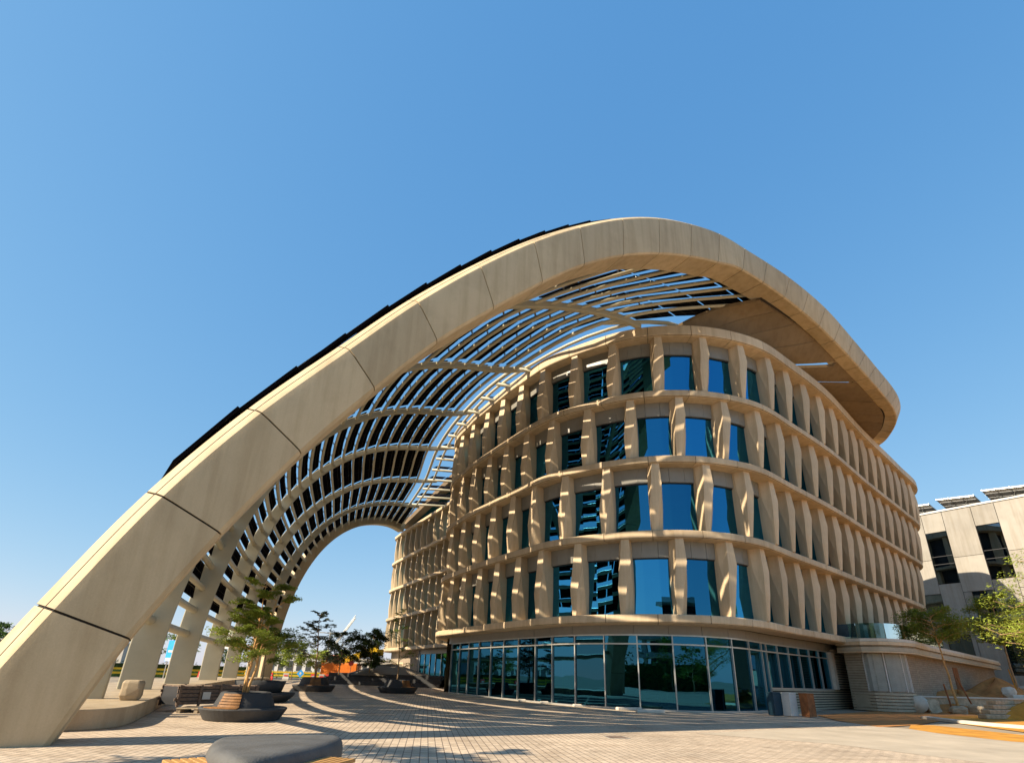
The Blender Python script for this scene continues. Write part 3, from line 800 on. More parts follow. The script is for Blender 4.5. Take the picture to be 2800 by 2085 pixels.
# short brackets that hold the tables above the purlins
br = MB()
for j, k in tables:
    for u in (0.2, 0.5, 0.8):
        p = surf(k + u, AA(j)); n = surfn(k + u, AA(j))
        br.box(p + n * 0.22, (0.09, 0.09, 0.36), rot=n.to_track_quat('Z', 'Y').to_matrix())
tag(br.build("panel_bracket", MT['alu'], can), kind='stuff')
# inner louvres behind the oculus, running from the canopy's inner edge to the rear roof
ie = [surf(1.0 + q / 8, 0.955) for q in range(0, 44)]
ie = [V((13.2, 33.0, 26.5)), V((11.2, 32.1, 26.35)), V((9.6, 31.7, 26.1))] + ie[1:]
MB().tube(ie, 0.16, 10).build("inner_edge_tube", MT['purlin'], can, True)
lv = 0
for q in range(13):
    kk = 2.0 + q * 0.33
    p = surf(min(6.4, kk), 0.965); e = p + V((9.5, 3.2 - q * 0.05, 0.4 + 0.02 * q))
    MB().tube([p, e], 0.16, 8).build("louvre_tube", MT['purlin'], can, True)
    d = V((0.1, 0.62, 0.35))
    mb = MB(); m = 5
    for s_ in range(m):
        c0, c1 = p.lerp(e, s_ / m + 0.01), p.lerp(e, (s_ + 1) / m - 0.01)
        c = [c0 + V((0, .15, .3)), c1 + V((0, .15, .3)), c1 + V((0, .15, .3)) + d * 2.3, c0 + V((0, .15, .3)) + d * 2.3]
        w_ = (c1 - c0).length; mb.quad(*c, uv=[(0, 0), (w_, 0), (w_, 0.8), (0, 0.8)])
        n = V((0, -0.02, 0.05)); mb.quad(*[x + n for x in c], uv=[(0, 0), (w_, 0), (w_, 0.8), (0, 0.8)])
        for x, y in ((0, 1), (1, 2), (2, 3), (3, 0)): mb.quad(c[x], c[y], c[y] + n, c[x] + n, uv=[(0.1, 0.1)] * 4)
    mb.build("louvre_panel", MT['pv'], can)
# solid soffit between the beam's right half and the roof
US = crom([(18.2,31.5,28.3),(20.6,33.1,28.35),(23.6,35.0,28.1),(27.2,37.5,27.3),(30.9,40.2,26.4),(34.8,43.5,25.85),(36.2,45.4,25.75),(37.2,47.6,25.65),(37.6,50.4,25.55),(36.8,53.2,25.45)], 8)
WS = crom([(11.2,32.4,25.7),(14.4,32.8,25.75),(17.4,34.0,25.8),(20.6,36.2,25.8),(24.5,39.3,25.8),(28.6,42.9,25.7),(30.4,44.8,25.6),(32.2,46.8,25.5),(33.4,49.2,25.45),(34,52.0,25.4)], 8)
npan = 12; back_rows = []
for s_ in range(npan):
    i0 = s_ * len(US) / npan; i1 = (s_ + 1) * len(US) / npan
    for slot, (v0, v1) in enumerate(((0.0, 1.0),)):
        m = 5; secs = []
        for q in range(m + 1):
            i = lerp(i0 + 0.11, min(i1, len(US) - 1) - 0.11, q / m); a = int(i); f = i - a
            u = US[a].lerp(US[min(a + 1, len(US) - 1)], f); w_ = WS[a].lerp(WS[min(a + 1, len(WS) - 1)], f)
            row = []
            for r_ in range(9):
                v = lerp(0.03, 1, r_ / 8); p = u.lerp(w_, v); p.z = lerp(u.z, w_.z, v ** 0.8) + 0.7 * math.sin(math.pi * v) * max(0, 1 - i / 22) ** 1.5; row.append(p)
            secs.append(row + [p + V((0, 0, 0.25)) for p in reversed(row)])
        if s_ in (4, 5) :
            # a narrow open slot beside the joint lets daylight through
            cut = [lerp(0, m, 0.0)]
            secs2 = []
            for q, sc in enumerate(secs):
                if q == 0:
                    nx = secs[1]; sc2 = [p.lerp(p2, 0.92) if 1 <= (r_ if r_ < 9 else 17 - r_) <= 7 else p for r_, (p, p2) in enumerate(zip(sc, nx))]
                    secs2.append(sc2)
                else: secs2.append(sc)
            secs = secs2
        back_rows.append([[p + V((0, 0, .12)) for p in sc[:9]] for sc in secs])
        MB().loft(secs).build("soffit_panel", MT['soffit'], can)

bkm = MB(); gp_ = []
for i in range(len(US)):
    u, w_ = US[i], WS[i]; gp_.append([u + V((0, 0, .14)), u.lerp(w_, .06) + V((0, 0, .16))])
bkm.loft([[a, b, b + V((0, 0, .05)), a + V((0, 0, .05))] for a, b in gp_])
for s_ in range(1, npan):
    i = s_ * len(US) / npan; secs = []
    for e in (-.14, .14):
        a = int(i + e); f = i + e - a; u = US[a].lerp(US[a + 1], f); w_ = WS[a].lerp(WS[a + 1], f)
        secs.append([(lambda p, v: V((p.x, p.y, lerp(u.z, w_.z, v ** .8) + 0.7 * math.sin(math.pi * v) * max(0, 1 - (i + e) / 22) ** 1.5 + .13)))(u.lerp(w_, v), v) for v in [q / 12 for q in range(13)]])
    if s_ in (4, 5): secs = [r_[:6] for r_ in secs] if False else [r_[8:] for r_ in secs]
    bkm.loft(secs, closed=False)
bkm.build("shadow_gap", MT['joint'], can)
# plinth under the ribs
plin = thing("concrete_plinth", "long curved low concrete plinth from which the canopy ribs rise", "plinth")
pe = crom([(-14.5,13.2,0),(-12.2,13.9,0),(-11.2,14.35,0),(-10.55,15.3,0),(-10.7,16.6,0),(-12.0,19.4,0),(-14.6,24.8,0),(-17.8,32,0),(-21,41,0),(-24.2,50.5,0),(-26.6,60,0),(-27.6,66.5,0)], 8)
back = crom([(-31.6,66.5,0),(-31,58,0),(-29,49,0),(-26,40,0),(-22.4,31,0),(-19.4,24,0),(-16.6,17,0)], 6)
bevel(MB().prism([(p.x, p.y) for p in pe + back], 0.0, 0.50).build("plinth_body", MT['plinth'], plin), 0.03, 2)
# ------------------------------------------------------------------ trees
def leaf_cloud(mb, c, rad, n, size, flat=1.0, rng=random, droop=0.0):
    for _ in range(n):
        while True:
            p = V((rng.uniform(-1, 1), rng.uniform(-1, 1), rng.uniform(-1, 1)))
            if p.length < 1: break
        p = V((p.x * rad, p.y * rad, p.z * rad * flat)) + c
        a = V((rng.gauss(0, 1), rng.gauss(0, 1), rng.gauss(0, .45))).normalized()
        b = a.cross(V((rng.gauss(0, .5), rng.gauss(0, .5), 1))).normalized()
        s = size * rng.uniform(.6, 1.3)
        d = V((0, 0, -droop * s))
        mb.quad(p - a * s + d, p - b * s * .33, p + a * s + d, p + b * s * .33)
def limb(mb, p, q, r0, r1, rng, wob=0.08, n=5, sides=6):
    L = (q - p).length
    pts = [p.lerp(q, k / n) + V((rng.gauss(0, wob), rng.gauss(0, wob), rng.gauss(0, wob))) * L * .35 * (0 < k < n) + V((0, 0, .06 * L * math.sin(math.pi * k / n))) for k in range(n + 1)]
    mb.tube(pts, [lerp(r0, r1, k / n) for k in range(n + 1)], sides); return pts
def tree(name, label, loc, h, trunk_h, spread, leaf, bark, group, seed, n_limb=9, leaves=2600, lsize=.10, style='round', r0=.09, lean=(0, 0), stems=1, cat='tree', clump=None):
    rng = random.Random(seed); root = thing(name, label, cat, group); root.location = loc
    tb = MB(); lb_ = MB(); base = V((0, 0, 0)); top = V((lean[0], lean[1], h * .92))
    tips = []
    for s in range(stems):
        off = V((rng.uniform(-.16, .16), rng.uniform(-.16, .16), 0)) if stems > 1 else V((0, 0, 0))
        e = V((lean[0] + off.x * 4, lean[1] + off.y * 4, h * (.92 - .12 * s)))
        pts = [off + (e - off) * (k / 8) + V((rng.gauss(0, .03), rng.gauss(0, .03), 0)) * (k > 0) for k in range(9)]
        tb.tube(pts, [lerp(r0, r0 * .18, k / 8) for k in range(9)], 8)
        for q in range(n_limb // stems):
            f = lerp(trunk_h / h, .97, (q + rng.random() * .6) / max(1, n_limb // stems))
            st = off + (e - off) * min(1, f / .95); ang = rng.uniform(0, 6.28) + q * 2.4
            if style == 'tier':
                reach = spread * (1.05 - .72 * (f - trunk_h / h) / (1 - trunk_h / h + .01)) * rng.uniform(.75, 1.15)
                rise = reach * rng.uniform(.12, .38)
            elif style == 'umbrella':
                reach = spread * rng.uniform(.55, 1.1); rise = reach * rng.uniform(.25, .7)
            else:
                k_ = (f - trunk_h / h) / (1 - trunk_h / h + .01)
                reach = spread * (0.55 + .6 * math.sin(math.pi * min(1, k_ * .9 + .12))) * rng.uniform(.65, 1.1); rise = reach * rng.uniform(.1, .55)
            en = st + V((math.cos(ang) * reach, math.sin(ang) * reach, rise))
            lp = limb(tb, st, en, r0 * .38, r0 * .09, rng)
            tips += [(x, reach) for x in lp[2:]]
            for x in lp[2:4]:
                a2 = ang + rng.choice((-1, 1)) * rng.uniform(.5, 1.1); e2 = x + V((math.cos(a2), math.sin(a2), .35)) * reach * .45
                l2 = limb(tb, x, e2, r0 * .15, r0 * .06, rng, n=3, sides=4); tips += [(y, reach) for y in l2[1:]]
    per = max(3, leaves // max(1, len(tips)))
    cl = clump or .34
    for x, reach in tips:
        if rng.random() < .12: continue
        leaf_cloud(lb_, x, cl * max(.5, reach / spread) * rng.uniform(.7, 1.25) * spread / 1.6, int(per * rng.uniform(.4, 1.6)), lsize, .32 if style in ('tier', 'umbrella') else .7, rng, .3)
    t = tb.build("trunk", bark, root, True); c_ = lb_.build("crown", leaf, root)
    return root

# ------------------------------------------------------------------ ring bench planters with trees
def ring(mb, prof, n=40, a0=0.0, a1=2 * math.pi, sx=1.0):
    secs = []
    full = abs(a1 - a0 - 2 * math.pi) < 1e-6
    for k in range(n + (0 if full else 1)):
        a = lerp(a0, a1, k / n); secs.append([V((r * math.cos(a) * sx, r * math.sin(a), z)) for r, z in prof])
    if full: secs.append(secs[0])
    mb.loft(secs, caps=not full); return mb
PG = "ring bench planters on the plaza"
def planter(label, loc, rz=0.0, s=1.0):
    p = thing("ring_bench_planter", label, "planter", PG); p.location = loc; p.rotation_euler = (0, 0, rz); p.scale = (s, s, s)
    q = math.pi / 2
    for a0, a1 in ((0.01, 2.6), (2.62, 6.27)):
        bevel(ring(MB(), [(1.12, .10), (1.18, .0), (1.38, 0), (1.62, .40), (1.62, .46), (1.12, .46)], 30, a0, a1).build("bench_ring", MT['darkstone'], p), 0.05, 3)
    bevel(ring(MB(), [(.60, .0), (1.16, .0), (1.14, .47), (.94, .98), (.86, 1.02), (.74, 1.02), (.72, .86)], 36).build("planter_pot", MT['darkstone'], p, True), 0.02, 2)
    ring(MB(), [(0.0, .80), (.76, .84), (.76, .86), (0.0, .90)], 24).build("planting_soil", MT['soil'], p)
    bk = MB()
    for k in range(5):
        z0 = .50 + k * .098; r = 1.16 - k * .045
        ring(bk, [(r - .02, z0), (r + .035, z0), (r + .015, z0 + .075), (r - .03, z0 + .075)], 14, -2.05, -1.30)
    bk.build("timber_backrest", MT['wood_dark'], p)
    st = MB()
    for k in range(4):
        r = 1.20 + k * .105; ring(st, [(r, .462), (r + .085, .462), (r + .085, .497), (r, .497)], 16, -2.2, -1.30)
    st.build("timber_seat", MT['wood_dark'], p)
    return p
planter("dark stone ring bench planter nearest the camera, three bare stems rising from it", (-8.75, 19.35, 0), 0.0, .84)
planter("dark ring bench planter left of centre holding a feathery tiered tree", (-15.0, 44.5, 0), 0.5)
planter("dark ring bench planter standing in front of the rear wing, holding a thin sparse tree", (-8.8, 46.5, 0), 1.0)
pt = thing("bowl_planter", "dark round tapered bowl planter standing by the plinth behind the nearest ring bench", "planter")
pt.location = (-12.6, 29.2, 0)
ring(MB(), [(0, 0.02), (.9, 0.0), (1.02, .42), (1.05, .42), (1.22, .98), (1.14, 1.0), (1.05, .84), (0, .84)], 36).build("bowl", MT['darkstone'], pt, True)
ring(MB(), [(.98, .44), (1.75, .44), (1.7, .30), (1.35, 0), (1.0, 0)], 36).build("bench_ring", MT['darkstone'], pt, True)
TG = "trees in the plaza planters"
tree("young_tree", "young green tree on three pale stems in the nearest ring planter", (-8.8, 19.35, .72), 4.2, 1.2, 1.6, MT['leaf_mid'], MT['barklit'], TG, 3, 28, 21000, .050, 'tier', .05, (.35, 0), 3, clump=.36)
tree("tiered_tree", "feathery tree with tiered horizontal branches in the planter left of centre", (-15.0, 44.5, .84), 5.4, .8, 2.3, MT['leaf_cool'], MT['bark'], TG, 5, 26, 8000, .07, 'tier', .07, (-.4, 0), clump=.22)
tree("young_tree", "thin sparse tree in the planter in front of the rear wing", (-8.9, 46.5, .84), 6.2, 1.0, 1.6, MT['leaf_mid'], MT['bark'], TG, 8, 20, 1500, .085, 'tier', .06, (-.2, 0), clump=.26)
tree("young_tree", "small green tree in the bowl planter behind the nearest ring bench", (-12.6, 29.2, .84), 3.2, .8, 1.1, MT['leaf_mid'], MT['bark'], TG, 9, 12, 1800, .075, 'round', .05, clump=.3)

# ------------------------------------------------------------------ foreground bench
fb = thing("stone_bench", "smooth grey cast stone bench with timber slat seats on its near side, in the foreground", "bench")
def rounded_slab(out, z0, z1, rr=0.12):
    mb = MB(); c = V((sum(p.x for p in out) / len(out), sum(p.y for p in out) / len(out), 0)); secs = []
    for ins, z in ((.10, z0), (.02, z0 + .05), (0, lerp(z0, z1, .5)), (0, z1 - .16), (.02, z1 - .09), (.06, z1 - .04), (.13, z1 - .01), (.22, z1)):
        secs.append([V((p.x, p.y, z)) + (c - p).normalized() * ins for p in out])
    return mb.loft(secs)
ot = crom([(-3.95, 7.95, 0), (-4.36, 8.75, 0), (-4.42, 9.35, 0), (-3.85, 9.75, 0), (-2.95, 10.05, 0), (-2.64, 9.7, 0), (-2.58, 8.97, 0), (-2.76, 7.75, 0), (-2.95, 7.12, 0), (-3.2, 7.1, 0), (-3.62, 7.55, 0)], 6, True)
rounded_slab(ot, 0.0, 0.62).build("stone_body", MT['greystone'], fb, True)
def slat_seat(cx, cy, rz, L, Wd, n):
    s = MB()
    for k in range(n):
        y = (k - (n - 1) / 2) * (Wd / n); r = Matrix.Rotation(rz, 3, 'Z')
        s.box(V((cx, cy, .43)) + r @ V((0, y, 0)), (L, Wd / n - .018, .05), rz)
    o = s.build("timber_seat", MT['wood'], fb); bevel(o, .008, 1)
    fr_ = MB(); r = Matrix.Rotation(rz, 3, 'Z')
    for x in (-L * .35, L * .35): fr_.box(V((cx, cy, .2)) + r @ V((x, 0, 0)), (.06, Wd * .85, .40), rz)
    fr_.build("seat_frame", MT['frame_dark'], o)
slat_seat(-3.98, 7.72, R(-47), 1.15, .52, 5)
slat_seat(-2.52, 8.05, R(74), 1.25, .48, 5)

# ------------------------------------------------------------------ things by the plinth
cr_ = thing("timber_crate", "long weathered timber crate with black sheet and paper notice, lying by the plinth", "crate")
cr_.location = (-11.75, 22.9, 0); cr_.rotation_euler = (0, 0, R(62)); 
rng = random.Random(2)
cb_ = MB(); cb_.box((0, 0, .56), (3.4, .95, .62)); cb_.build("crate_core", MT['frame_dark'], cr_)
bd = MB()
for k in range(5):
    for y in (-.50, .50): bd.box((rng.uniform(-.05, .05), y, .30 + k * .135), (3.5, .035, .10))
for k in range(6): bd.box((-1.6 + k * .64, 0, .89), (.16, 1.06, .04))
for k in range(5):
    for y in (-.53, .53): bd.box((-1.65 + k * .82, y, .56), (.09, .05, .74))
bd.build("crate_board", MT['oldwood'], cr_)
MB().box((-.6, -.575, .55), (.32, .012, .26)).build("paper_notice", MT['white'], cr_)
pl = thing("timber_pallet", "pale timber pallet under the end of the weathered crate", "pallet"); pl.location = (-11.35, 21.6, 0); pl.rotation_euler = (0, 0, R(10))
for k in range(6): MB().box((0, -.5 + k * .2, .155), (1.35, .14, .03)).build("deck_board", MT['sandstone'], pl)
for x in (-.58, 0, .58): MB().box((x, 0, .07), (.12, 1.1, .13)).build("bearer", MT['sandstone'], pl)
sb_ = thing("stone_block", "rough square stone block standing on the concrete plinth", "stone block")
bl = MB(); rr = random.Random(4); secs = []
for k, z in enumerate((.0, .15, .35, .52, .62)):
    e = .30 - (.05 if k in (0, 4) else 0)
    secs.append([V((x * e + rr.gauss(0, .015), y * e + rr.gauss(0, .015), z)) for x, y in ((-1, -.8), (-.3, -1), (.8, -1), (1, -.4), (1, .9), (.2, 1), (-.9, 1), (-1, .3))])
sbm = bl.loft(secs).build("stone_body", MT['plinth'], sb_); bevel(sbm, .05, 2); sb_.location = (-12.35, 18.9, .5); sb_.rotation_euler = (0, 0, .4)

# ------------------------------------------------------------------ litter bins at the shopfront
def bin_(label, loc, rz, m):
    b = thing("litter_bin", label, "bin", "litter bins by the shopfront"); b.location = loc; b.rotation_euler = (0, 0, rz); b.scale = (.74, .80, .95)
    k = MB()
    k.box((0, -.28, .62), (.82, .03, 1.16)); k.box((0, .28, .62), (.82, .03, 1.16)); k.box((-.40, 0, .62), (.03, .53, 1.16)); k.box((.40, 0, .62), (.03, .53, 1.16)); k.box((0, 0, .07), (.8, .54, .05))
    k.build("bin_body", m, b)
    t_ = MB(); t_.box((-.30, 0, 1.24), (.24, .62, .07)); t_.box((.30, 0, 1.24), (.24, .62, .07)); t_.box((0, -.22, 1.24), (.36, .18, .07)); t_.box((0, .22, 1.24), (.36, .18, .07))
    bevel(t_.build("bin_lid", m, b), .01, 1)
    MB().box((0, 0, 1.05), (.74, .5, .02)).build("bin_liner", MT['frame_dark'], b); return b
bin_("rusty brown steel litter bin with a slotted top, rightmost beside the shopfront", (16.6, 31.1, 0), R(28), MT['rust'])
bin_("white panelled litter bin between the rusty bin and the glass", (15.75, 31.35, 0), R(28), MT['white'])
bin_("dark blue grey litter bin left of the white one", (15.0, 31.55, 0), R(24), MT['binblue'])

DG = "drain covers in the paving"
for x, y, lab in ((3.4, 17.5, "square metal drain cover in the sunlit paving, nearer the camera"), (9.2, 25.8, "square metal drain cover in the shaded paving before the shopfront"), (-3.5, 27.0, "square metal drain cover among the sun streaks")):
    t_ = thing("drain_cover", lab, "drain cover", DG); t_.location = (x, y, 0); t_.rotation_euler = (0, 0, .14)
    f_ = MB()
    for sx, sy, lx, ly in ((0, .31, .66, .04), (0, -.31, .66, .04), (.31, 0, .04, .58), (-.31, 0, .04, .58)): f_.box((sx, sy, .004), (lx, ly, .012))
    f_.build("cover_frame", MT['alu'], t_); MB().box((0, 0, .003), (.57, .57, .008)).build("cover_plate", MT['oldwood'], t_)
SB = "pale stone pieces by the glass"
rng = random.Random(5)
for k, (xx, lab) in enumerate(((1.2, "small pale stone piece at the foot of the glass, far left"), (2.6, "small pale stone piece by the third mullion from the left"), (4.4, "small pale stone piece left of the middle of the glass"), (7.2, "flat pale stone piece lying before the middle of the glass"), (8.3, "larger flat pale slab lying on the shaded paving before the glass"))):
    p = gp.at(s_at_x(gp, xx)); q = p * (.975 if k < 4 else .93)
    o = bevel(MB().box((0, 0, 0), (.5 if k < 3 else 1.6, .28, .16)).build("stone_piece", MT['kerb']), .03, 1); o.location = (q.x, q.y, .08); o.rotation_euler = (0, 0, rng.uniform(-.4, .4)); tag(o, lab, "stone", SB)

# ------------------------------------------------------------------ right hand works area: sand, kerb, rubble
sheet("sand_verge", [(17.6, 25.0), (17.3, 23.0), (17.9, 20.4), (24, 15.5), (44, 2), (46, 6), (26, 18.8), (21.2, 23.6), (20.8, 27.8), (19.5, 27.5)], 0.008, MT['sand'])
sheet("shaded_sand_ground", [(16.6, 25.4), (19.8, 27.6), (24.0, 31.5), (27.6, 36.3), (40, 44), (60, 60), (60, 70), (26.5, 41), (18.4, 33.6), (16.9, 29.0)], 0.006, MT['sand_shaded'])  # sand beside the buildings, its shade painted in by the darker colour
sheet("sandy_ground", [(22.6, 24.2), (48, 8), (80, 20), (80, 60), (60, 60), (40, 44), (27.6, 36.3), (24.2, 31.3)], 0.003, MT['sand'])
kb = MB(); kp = [(17.9, 32.4), (21.5, 30.6), (23.2, 28.2), (25, 25.2), (32, 18.5), (46, 8)]
kpth = Path(crom([(24.6, 33.4, 0), (24.2, 30.0, 0), (25.2, 27.0, 0), (29, 22.8, 0), (40, 14, 0), (50, 6, 0)], 10))
ks = []
for q in range(60):
    d = kpth.L * q / 59; p = kpth.at(d); t = kpth.tan(d); n = V((t.y, -t.x, 0))
    ks.append([p - n * .22, p + n * .22, p + n * .22 + V((0, 0, .13)), p - n * .22 + V((0, 0, .15))])
kt = thing("kerb", "pale raised concrete kerb curving between the orange sand strips", "kerb"); kb.loft(ks).build("kerb_stones", MT['kerb'], kt)
def mound(name, label, loc, rx, ry, h, seed, m, cat="sand heap", group=None):
    rng = random.Random(seed); mb = MB(); n = 28; rows = 9; secs = []
    ph = [rng.uniform(0, 6) for _ in range(4)]
    for r in range(rows + 1):
        f = r / rows; row = []
        for k in range(n):
            a = 6.283 * k / n; wob = 1 + .16 * math.sin(2 * a + ph[0]) + .09 * math.sin(5 * a + ph[1]) + rng.gauss(0, .02)
            z = h * (1 - f ** 1.4) * (1 + .12 * math.sin(3 * a + ph[2])) + rng.gauss(0, .025) * (0 < f < 1)
            row.append(V((rx * f * wob * math.cos(a) if f > 0 else 0.001 * math.cos(a), ry * f * wob * math.sin(a) if f > 0 else 0.001 * math.sin(a), max(-.02, z if f < 1 else -.05))))
        secs.append(row)
    o = mb.loft(list(reversed(secs)), caps=False).build(name, m, None, True); o.location = loc
    return tag(o, label, cat, group)
SH = "heaps of sand beside the pavilion"
mound("sand_heap", "heap of sand coloured as shaded under the nearer staked tree, against the stone wall", (38.2, 47.4, 0), 5.0, 2.6, 1.5, 1, MT['sand_shaded'], group=SH)
mound("sand_heap", "taller heap of sand coloured as shaded, with a staked tree, further along the pavilion wall", (47.5, 54.0, 0), 5.5, 3.2, 2.6, 2, MT['sand_shaded'], group=SH)
mound("sand_heap", "bright orange heap of sand at the right edge behind the stacked timbers", (34.6, 36.6, 0), 3.2, 2.0, 1.2, 3, MT['sand'], group=SH)
mound("sand_heap", "wide low orange heap of sand behind the kerb", (33.5, 42.8, 0), 4.4, 1.4, .55, 4, MT['sand_shaded'], group=SH)
lw = thing("low_wall", "long low pale stone retaining wall running behind the staked trees", "wall")
MB().hexa([(30.2, 42.1, 0), (44.5, 45.2, 0), (44.3, 45.7, 0), (30.0, 42.6, 0), (30.2, 42.1, 1.02), (44.5, 45.2, 1.05), (44.3, 45.7, 1.05), (30.0, 42.6, 1.02)]).build("wall_body", MT['sandstone'], lw)
MB().hexa([(30.0, 42.0, 1.03), (44.7, 45.15, 1.06), (44.5, 45.8, 1.06), (29.8, 42.7, 1.03), (30.0, 42.0, 1.13), (44.7, 45.15, 1.16), (44.5, 45.8, 1.16), (29.8, 42.7, 1.13)]).build("coping", MT['kerb'], lw)
pp = thing("concrete_pipe", "short pale round concrete pipe end lying by the pavilion's corner", "pipe")
MB().tube([(30.15, 41.3, .55), (31.3, 42.6, .55)], .56, 24).build("pipe_barrel", MT['kerb'], pp, True)
RG = "rubble blocks on the sand"
rng = random.Random(11)
rub = [(31.6, 41.6, .0, "tilted grey concrete slab leaning right behind the round pipe", (1.1, .25, .9)), (33.2, 41.5, 0, "flat rubble slab leaning by the left tree stake", (.9, .7, .5)), (34.7, 41.7, 0, "broken pale block lying to the right of the right tree stake", (1.0, .5, .6)), (36.2, 43.2, 0, "dark edged broken slab further right below the low wall", (1.4, .4, .4)),
       (45.5, 50.6, 1.2, "white rubble block on the tall sand heap left of its stakes", (1.3, .9, .8)), (51.5, 54.8, 1.0, "large white rubble boulder right of the far tree stakes", (2.2, 1.2, 1.2)), (50.6, 52.4, .6, "long white rubble block in front of the boulder", (1.7, .9, .7)), (53.5, 53.6, .6, "pale boulder at the right under the bright foliage", (1.8, 1.1, 1.0))]
for x, y, z, lab, (a, b_, c_) in rub:
    mb = MB(); secs = []
    for k, zz in enumerate((0, .35, .75, 1.0)):
        e = (.9, 1.05, 1.0, .7)[k]
        secs.append([V((px * a / 2 * e * rng.uniform(.82, 1.15), py * b_ / 2 * e * rng.uniform(.82, 1.15), zz * c_)) for px, py in ((-1, -.9), (0, -1.1), (1, -.9), (1.1, .1), (.9, 1), (-.1, 1.05), (-1, .9), (-1.1, 0))])
    o = mb.loft(secs).build("rubble_block", MT['sandstone'] if x < 44 else MT['kerb']); o.location = (x, y, z); o.rotation_euler = (rng.uniform(-.3, .3), rng.uniform(-.3, .3), rng.uniform(0, 3)); tag(o, lab, "rubble", RG)
BG_ = "stacked timber beams on the sand"
blab = ["bottom beam of the front stack of sandy timbers", "second beam up in the front stack of sandy timbers", "third beam up in the front stack of sandy timbers", "topmost pale beam of the front stack of sandy timbers", "lower pale beam of the stack below the far sand heap", "upper pale beam of the stack below the far sand heap"]
for k in range(4):
    o = MB().box((0, 0, 0), (3.4 - k * .35, .55, .26)).build("timber_beam", MT['sandstone']); o.location = (31.4 + k * .3, 35.9 + k * .3, .14 + k * .27); o.rotation_euler = (0, 0, R(14 + k * 4)); tag(o, blab[k], "beam", BG_); bevel(o, .03, 1)
for k in range(2):
    o = MB().box((0, 0, 0), (3.9, .5, .42)).build("timber_beam", MT['kerb']); o.location = (43.4 + .3 * k, 46.8 + .2 * k, .75 + k * .43); o.rotation_euler = (0, 0, R(8 + 5 * k)); tag(o, blab[4 + k], "beam", BG_); bevel(o, .03, 1)
SG = "timber tree stakes"
def stake(label, p, q, m):
    o = MB().tube([V((0, 0, 0)), V(q) - V(p)], .055, 8).build("tree_stake", m); o.location = p; return tag(o, label, "stake", SG)
stake("rusty left stake beside the nearer slanting trunk", (33.15, 42.0, 0), (33.1, 42.2, 2.0), MT['rust'])
stake("rusty right stake beside the nearer slanting trunk", (34.9, 42.0, 0), (34.3, 42.3, 2.5), MT['rust'])
stake("dull yellow left stake of the far tree on the sand heap", (48.1, 52.6, 1.2), (48.0, 52.8, 3.6), MT['sand'])
stake("bright yellow right stake of the far tree on the sand heap", (50.4, 52.8, 1.0), (49.8, 53, 4.0), MT['yellow'])
TR = "trees in front of the panelled building"
tree("staked_tree", "slender staked tree with a pale leaning trunk and open crown in front of the pavilion", (33.9, 42.3, 0), 7.5, 4.9, 2.1, MT['leaf_mid'], MT['barklit'], TR, 21, 20, 9000, .10, 'round', .10, (-.5, 0), clump=.62)
tree("staked_tree", "second slender staked tree, growing from the taller sand heap", (48.9, 53.5, 1.4), 9.5, 4.4, 2.4, MT['leaf_mid'], MT['bark'], TR, 22, 18, 14000, .09, 'round', .11, (0, 0), clump=.4)
tree("leafy_tree", "dark bushy tree behind the bright foliage, near the panelled wall", (55.5, 55.5, 0), 10.5, 2.6, 3.3, MT['leaf_dark'], MT['bark'], TR, 23, 22, 12000, .11, 'round', .16, clump=.55)
tree("feathery_tree", "large sunlit feathery tree reaching in from the right edge", (28.3, 25.6, 0), 8.8, 1.2, 4.2, MT['leaf_light'], MT['bark'], TR, 24, 34, 26000, .075, 'round', .15, (0.3, 0), clump=.30)

# ------------------------------------------------------------------ panelled building on the right
pb = thing("panel_clad_building", "beige panel clad building with tall dark windows, behind the trees at the right edge", "building")
A0 = V((66, 64, 0)); DR = V((-.56, .83, 0)).normalized(); NO = V((-.83, -.56, 0)).normalized()
def wp(s, z, o=0.0): return A0 + DR * s + NO * o + V((0, 0, z))
body = MB(); zt = 25.2
body.hexa([wp(-26, 0, -.3), wp(-26, 0, -26), wp(30, 0, -26), wp(30, 0, -.3), wp(-26, zt - .05, -.3), wp(-26, zt - .05, -26), wp(30, zt - .05, -26), wp(30, zt - .05, -.3)]); body.build("building_core", MT['joint'], pb)
wins = []
for i in range(-4, 5):
    wins.append((2.5 + 5.8 * i, 5.0 + 5.8 * i, 15.2, 22.4)); wins.append((5.0 + 5.8 * i, 7.4 + 5.8 * i, 10.8, 13.9)); wins.append((3.0 + 5.8 * i, 5.6 + 5.8 * i, 3.5, 8.4))
def panel(s0, s1, z0, z1):
    g = .03; m = MB(); m.hexa([wp(s0 + g, z0 + g, -.28), wp(s1 - g, z0 + g, -.28), wp(s1 - g, z0 + g, 0), wp(s0 + g, z0 + g, 0), wp(s0 + g, z1 - g, -.28), wp(s1 - g, z1 - g, -.28), wp(s1 - g, z1 - g, 0), wp(s0 + g, z1 - g, 0)])
    return m
for i in range(-4, 5):
    b0 = 5.8 * i
    cells = [(2.5, 5.0, 22.4, 25.2), (5.0, 8.3, 18.6, 25.2), (5.0, 8.3, 13.9, 18.6), (2.5, 5.0, 10.4, 15.2), (7.4, 8.3, 10.4, 13.9), (5.0, 7.4, 10.4, 10.8), (2.5, 3.0, 0, 10.4), (3.0, 5.6, 8.4, 10.4), (3.0, 5.6, 0, 3.5), (5.6, 8.3, 0, 10.4)]
    for s0, s1, z0, z1 in cells: panel(b0 + s0, b0 + s1, z0, z1).build("wall_panel", MT['panel2'], pb)
